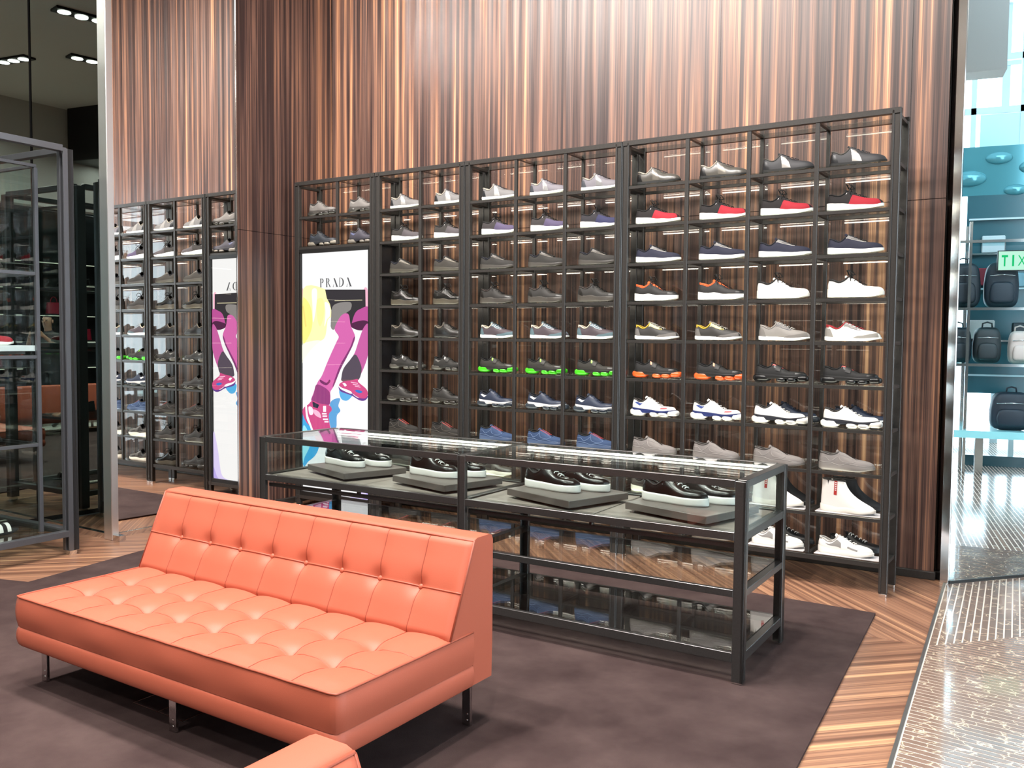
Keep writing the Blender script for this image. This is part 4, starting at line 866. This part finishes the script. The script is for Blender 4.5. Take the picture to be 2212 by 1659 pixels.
# ------------------------------------------------------------------ ceiling fixtures, far furniture and the daylight side
FX = [(-2.09, -4.28, 80, 'black recessed spotlight tray above the sofa'), (.39, -4.77, 10, 'black recessed spotlight tray above the second sofa'), (-.52, -5.38, 80, 'black recessed spotlight tray behind the sofa')]
for x, y, a, lab in FX:
    T = empty('ceiling_spotlight', (x, y, CEIL), R(a), lab, 'spotlight', 'recessed spotlights'); MB().box(-.32, .32, -.10, .10, -.03, 0, c=.003).build('tray', M_BLACK, T)
    for k in (-1, 0, 1): MB().grid(lambda u, v, k=k: Vector((k*.2+.075*v*math.cos(2*math.pi*u), .075*v*math.sin(2*math.pi*u), -.034)), 16, 2, closeu=True).build('lamp', M_LAMP, T)
T = empty('track_housing', (2.0, -7.3, CEIL-.9), R(10), 'large dark ceiling housing with bright spots behind the photographer', 'light'); MB().box(-.5, .5, -.5, .5, 0, .9, c=.01).build('housing', M_BLACK, T)
for k in (-1, 1): MB().grid(lambda u, v, k=k: Vector((k*.2+.09*v*math.cos(2*math.pi*u), .09*v*math.sin(2*math.pi*u), -.004)), 16, 2, closeu=True).build('lamp', M_LAMP, T)
# dark shelving behind the photographer, seen only in the smoked mirrors
M_DK = mat('dark lacquer', (.02, .022, .024), .3)
for b in range(4):
    T = empty('bag_shelf', (4.56, -9.4+b*1.65 if b < 3 else -8.9, 0) if b < 3 else (-3.0, -10.36, 0), R(90) if b < 3 else 0, ['dark bag shelf in the far corner', 'dark bag shelf with red bags', 'dark bag shelf behind the photographer', 'dark bag shelf in the opposite corner'][b], 'shelf', 'dark shelves on the far wall')
    MB().box(-.8, .8, -.04, 0, 0, 2.9).build('back_panel', M_DK, T)
    for x in (-.8, .78): MB().box(x, x+.02, 0, .4, 0, 2.9).build('side_panel', M_DK, T)
    for k in range(6): MB().box(-.78, .78, 0, .38, .3+k*.5, .33+k*.5).build('shelf_board', M_DK, T); MB().box(-.74, .74, .36, .375, .285+k*.5, .299+k*.5).build('light_strip', M_LED2, T)
def handbag(x, y, z, wd, ht, col, label, rz=0):
    T = empty('handbag', (x, y, z), rz, label, 'bag'); m_ = mat('bag '+col, hexc(col), .4)
    MB().grid(lambda u, v: Vector((wd/2*(1-.12*v)*math.copysign(abs(math.cos(2*math.pi*u))**.5, math.cos(2*math.pi*u)), .07*(1-.5*v)*math.copysign(abs(math.sin(2*math.pi*u))**.5, math.sin(2*math.pi*u)), ht*v)), 24, 5, closeu=True).box(-wd*.42, wd*.42, -.03, .03, ht-.01, ht).build('body', m_, T)
    MB().tube([(wd*.22*math.cos(a*math.pi/8), 0, ht+.11*math.sin(a*math.pi/8)) for a in range(9)], .007, 6).build('handle', m_, T)
for k, (b, s, dx, c_, l) in enumerate(((1, 2, -.4, 'a8203a', 'crimson handbag on the far dark shelf'), (1, 3, .2, 'b83048', 'rose red handbag on the far dark shelf'), (2, 2, .3, 'c8b48c', 'sand handbag on the far dark shelf'), (2, 1, -.3, '7c3040', 'wine handbag on the far dark shelf'), (0, 3, 0, '5a4a58', 'plum handbag on the far dark shelf'), (3, 2, 0, 'd0ccc4', 'ivory handbag on the far dark shelf'))):
    handbag(*((4.37, -9.4+b*1.65+dx) if b < 3 else (-3.0+dx, -10.17)), .33+s*.5, .3, .22, c_, l, R(90) if b < 3 else 0)
# bag display and windows seen in the mirrored column
M_WF = mat('pale window frame', (.55, .68, .72), .35); BX_ = 5.35
T = empty('bag_display', (BX_, 1.3, 0), 0, 'glass and steel bag display reflected in the mirrored column', 'shelf')
for y in (-.62, -.25, .62): MB().box(-.02, .02, y-.015, y+.015, 0, 2.75).build('post', M_CHROME, T); MB().box(.42, .46, y-.015, y+.015, 0, 2.75).build('post', M_CHROME, T)
for z in (2.55, 1.82, 1.21): MB().box(-.02, .46, -.62, .62, z-.02, z).build('glass_shelf', glass('teal glass', (.55, .85, .88)), T); MB().box(-.025, -.02, -.62, .62, z-.03, z).build('shelf_edge', M_CHROME, T)
MB().box(-.1, .6, -.75, .75, .40, .48).build('bench_top', mat('aqua glass', (.35, .75, .8), .1), T)
for y in (-.1, .7): MB().box(.0, .08, y-.04, y+.04, 0, .40).build('bench_leg', M_CHROME, T)
def backpack(y, z, w_, h, col, label, rz=0):
    B = empty('backpack', (BX_+.21, y, z), rz, label, 'backpack', 'backpacks on the bag display'); m_ = mat('pack '+col, hexc(col), .5, bump=.1)
    def sup(cx, cz, hx, hy, hz, e=.45):
        def f(u, v):
            a, b = 2*math.pi*u, math.pi*(v-.5); c, s = math.cos(a), math.sin(a); cb_ = abs(math.cos(b))**e; sb = math.copysign(abs(math.sin(b))**e, math.sin(b))
            return Vector((cx+hx*math.copysign(abs(c)**e, c)*cb_, hy*math.copysign(abs(s)**e, s)*cb_*(1-.12*max(0, sb)), cz+hz*sb))
        return f
    MB().grid(sup(0, h/2, .11, w_/2, h/2), 24, 13, closeu=True).build('body', m_, B); MB().grid(sup(-.10, h*.33, .05, w_*.36, h*.24), 20, 9, closeu=True).build('front_pocket', m_, B)
    MB().tube([(0, -.05, h-.01), (0, -.045, h+.04), (0, 0, h+.055), (0, .045, h+.04), (0, .05, h-.01)], .009, 6).build('handle', m_, B)
    for s in (-1, 1): MB().tube([(.1, s*w_*.25, h*.93), (.17, s*w_*.30, h*.75), (.17, s*w_*.34, h*.4), (.1, s*w_*.36, h*.12)], .014, 6).build('shoulder_strap', m_, B)
    MB().tube([(-.112, -w_*.36, h*.70), (-.118, 0, h*.72), (-.112, w_*.36, h*.70)], .004, 5).build('zip', M_CHROME, B)
for a in ((1.00, 1.82, .36, .50, '16202a', 'black backpack on the upper glass shelf by the frame post'), (1.38, 1.82, .34, .50, '1a2632', 'black backpack on the upper glass shelf near the exit sign'), (.97, 1.21, .28, .40, '18242c', 'black backpack on the lower glass shelf by the frame post'), (1.26, 1.21, .28, .40, '20282c', 'dark backpack in the middle of the lower glass shelf'), (1.58, 1.21, .22, .36, 'd8c4bc', 'pale pink backpack on the lower glass shelf'), (1.52, .48, .42, .42, '141e2c', 'large black backpack lying on the display bench')): backpack(*a)
T = empty('exit_sign', (BX_, 1.50, 2.31), 0, 'green illuminated exit sign above the bag display', 'sign'); MB().box(-.02, .02, -.19, .19, -.10, .12).build('housing', M_BLACK, T)
for y in (-.12, .12): MB().box(-.004, .004, y-.004, y+.004, .115, .225).build('hanger_rod', M_CHROME, T)
MB().box(-.024, -.021, -.18, .18, -.09, .11).build('face', emis('exit white', (.55, .85, .65), .8), T)
GLY = {'E': [(0, .2, 0, 1), (.2, .8, .8, 1), (.2, .7, .4, .6), (.2, .8, 0, .2)], 'I': [(.3, .55, 0, 1)], 'T': [(.3, .5, 0, .8), (0, .8, .8, 1)]}
for k, ch in enumerate('EXIT'):
    mb = MB(); y0 = .155-k*.082
    if ch == 'X':
        for s in (1, -1): mb.poly([(-.0255, y0-.032+s*a*.03-b, .01+a*.055) for a, b in ((-1, -.006), (-1, .006), (1, .006), (1, -.006))], .001, (-1, 0, 0))
    else:
        for x0, x1, z0, z1 in GLY[ch]: mb.box(-.0265, -.0245, y0-x1*.075, y0-x0*.075, -.05+z0*.12, -.05+z1*.12)
    mb.build('letter', emis('exit green', (.01, .40, .12), 1.0) if 'exg' not in _mc else _mc['exg'], T)
T = empty('padded_panel', (6.105, 1.2, 3.138), 0, 'teal lacquered panel with moulded bubbles above the bag display', 'panel'); m_ = mat('teal lacquer', (.10, .34, .40), .12, .3)
MB().box(0, .05, -1.6, 1.6, 0, .56).build('panel', m_, T)
for k, (y, z, s) in enumerate(((-.42, .38, 1), (-.12, .20, 1.3), (.18, .42, 1), (.36, .05, .9), (.55, .30, 1.2), (-.75, .15, 1.1), (.9, .45, 1), (-.3, .0, .6), (-1.1, .40, 1))): MB().grid(lambda u, v: Vector((-.055*s*math.cos(math.pi*v/2), y+.14*s*math.cos(2*math.pi*u)*math.sin(math.pi*v/2), z+.07*s*math.sin(2*math.pi*u)*math.sin(math.pi*v/2))), 20, 7, closeu=True).build('bubble', m_, T)
WIN = tag(empty('window_1', (8.9, 0, 0)), 'tall shop windows on the daylight side', kind='structure')
for y in (-9, -6.5, -4, -1.5, .4, 1.05, 1.75, 2.6, 3.8): MB().box(-.05, .05, y-.05, y+.05, 0, 7).build('mullion', M_WF, WIN)
for z in (.15, 4.1, 5.4): MB().box(-.06, .06, -10.5, 4, z-.06, z+.06).build('transom', M_WF, WIN)
MB().box(-.004, .004, -10.5, 4, 0, 7).build('window_pane', glass('window glass', (.97, .99, 1)), WIN)
T = empty('glass_screen', (7.2, 1.3, 0), 0, 'steel and glass screen behind the bag display', 'screen')
for y in (-.5, -.1, .45): MB().box(-.03, .03, y-.03, y+.03, 0, 5.6).build('post', M_WF, T)
for z in (4.35, 5.0): MB().box(-.03, .03, -.6, 1.2, z-.04, z+.04).build('rail', M_WF, T)
MB().box(-.02, .02, -.02, .45, 3.75, 4.3).build('disc_panel', mat('aqua disc', (.45, .75, .8), .2), T)

T = empty('backdrop', (6.1, 1.75, 0), 0, 'dark teal lacquered partition with shelf bands added behind the backpacks to darken reflections', 'backdrop'); m_ = mat('deep teal lacquer', (.035, .12, .15), .2)  # dark backdrop added so column mirror and floor reflect less bright window
MB().box(0, .06, -.68, 1.1, .85, 3.14).build('panel', m_, T); MB().box(0, .06, -.68, 1.1, 0, .12).build('plinth', m_, T)
for y in (-.68, .2, 1.04): MB().box(0, .06, y, y+.06, .1, .86).build('support', m_, T)
for k, z in enumerate((1.05, 1.45, 2.05, 2.45, 2.85)):
    MB().box(-.05, 0, -.66, 1.08, z, z+.02).build('shelf_band', M_CHROME if k % 2 else M_WF, T)
for k, (y, z, wd, hh, c_) in enumerate(((-.45, 2.1, .22, .2, '9c2f3c'), (.0, 2.08, .3, .16, '7fa6b4'), (-.5, 1.48, .28, .22, 'd8d4d0'), (-.05, 1.47, .25, .2, '1c2830'), (.3, 2.47, .3, .2, '27404a'), (-.4, 2.47, .24, .2, 'c8d8dc'))):
    MB().box(-.045, -.01, y-wd/2, y+wd/2, z, z+hh, c=.01).build('picture_panel', mat('panel '+c_, hexc(c_), .4), T)

# ------------------------------------------------------------------ the photographer, seen in the smoked mirrors
def photographer():
    P0 = CAM-Vector((FW.x, FW.y, 0)).normalized()*.40; T = empty('person', (P0.x, P0.y, .004), math.atan2(-FW.x, FW.y)-0.0, 'person in dark clothes holding up a phone to take a picture', 'person')
    V_, E_, R_ = [], [], []
    def v(p, r, par=None):
        V_.append(p); R_.append(r); i = len(V_)-1
        if par is not None: E_.append((par, i))
        return i
    pel = v((0, 0, .96), (.15, .105)); sp_ = v((0, .0, 1.14), (.135, .10), pel); ch = v((0, -.01, 1.33), (.155, .11), sp_); nk = v((0, .0, 1.47), (.06, .06), ch); nk2 = v((0, .02, 1.53), (.055, .058), nk)
    h1 = v((0, .035, 1.585), (.068, .08), nk2); h2 = v((0, .03, 1.66), (.078, .095), h1); v((0, .02, 1.73), (.062, .075), h2)
    for s in (-1, 1):
        sh = v((s*.165, -.01, 1.40), (.062, .062), ch); el = v((s*.255, .13, 1.20), (.046, .046), sh); wr = v((s*.125, .315, 1.375), (.028, .030), el); pa = v((s*.098, .350, 1.425), (.030, .020), wr)
        for k, (dz, ln) in enumerate(((.036, .9), (.014, 1.0), (-.008, .95), (-.028, .8))):           # four fingers over the long edge of the phone
            f1 = v((s*.088, .374, 1.437+dz), (.0095, .0095), pa); f2 = v((s*(.088-.026*ln), .385, 1.440+dz), (.0085, .0085), f1); v((s*(.088-.046*ln), .380, 1.440+dz), (.0075, .0075), f2)
        t1 = v((s*.080, .345, 1.405), (.011, .011), pa); v((s*.058, .349, 1.418), (.009, .009), t1)
        hp = v((s*.085, 0, .90), (.095, .10), pel); kn = v((s*.10, .015, .50), (.062, .065), hp); an = v((s*.105, -.02, .10), (.042, .045), kn); ft = v((s*.11, .05, .045), (.045, .04), an); v((s*.118, .16, .03), (.040, .028), ft)
    me = bpy.data.meshes.new('skeleton'); me.from_pydata(V_, E_, []); ob = bpy.data.objects.new('skeleton', me); COL.objects.link(ob)
    md = ob.modifiers.new('skin', 'SKIN'); md.use_smooth_shade = True
    if not me.skin_vertices: me.attributes  # layer is created with the modifier
    sv = me.skin_vertices[0].data if len(me.skin_vertices) else None
    if sv is None:
        bpy.data.objects.remove(ob); return
    for d, r in zip(sv, R_): d.radius = r
    sv[0].use_root = True
    ob.modifiers.new('sub', 'SUBSURF').levels = 1; ob.modifiers['sub'].render_levels = 1
    dg = bpy.context.evaluated_depsgraph_get(); body = bpy.data.meshes.new_from_object(ob.evaluated_get(dg)); bpy.data.objects.remove(ob)
    mats = [mat('skin', (.42, .23, .16), .5), mat('charcoal shirt', (.03, .032, .036), .85), mat('dark trousers', (.02, .022, .03), .85), mat('dark hair', (.015, .011, .009), .6), mat('black shoes', (.012, .012, .012), .5)]
    body.materials.clear()
    for m_ in mats: body.materials.append(m_)
    for p in body.polygons:
        c = p.center; p.use_smooth = True; k = 1
        if c.z < .09: k = 4
        elif c.z < .97: k = 2
        elif c.z > 1.50: k = 3 if (c.z > 1.70 or (c.y < .01 and c.z > 1.58)) else 0
        elif c.y > .16 and abs(c.x) < .26: k = 0
        p.material_index = k
    link('body', body, T)
    for s in (-1, 1):
        for nm, (x, y, z), (a, b, c_), m_ in (('ear', (s*.080, .02, 1.635), (.010, .018, .030), mats[0]), ('eye', (s*.030, .112, 1.652), (.013, .008, .008), mats[3])):
            MB().grid(lambda u, w_: Vector((x+a*math.cos(2*math.pi*u)*math.cos(math.pi*(w_-.5)), y+b*math.sin(2*math.pi*u)*math.cos(math.pi*(w_-.5)), z+c_*math.sin(math.pi*(w_-.5)))), 10, 7, closeu=True).build(nm, m_, T)
    MB().tube([(0, .112, 1.66), (0, .138, 1.622), (0, .115, 1.612)], [.008, .014, .010], 6).build('nose', mats[0], T); MB().tube([(-.022, .108, 1.585), (0, .114, 1.586), (.022, .108, 1.585)], .005, 6).build('mouth', mat('lips', (.30, .10, .09), .5), T)
    ph = empty('phone', (P0.x, P0.y, 1.44), T.rotation_euler[2], 'black phone held by the person in both hands', 'phone')
    MB().box(-.075, .075, .358, .366, -.036, .036, c=.003).build('phone_body', M_BLACK, ph); MB().box(-.070, .070, .3565, .358, -.032, .032).build('screen', emis('phone screen', (.25, .3, .35), .3), ph)
photographer()
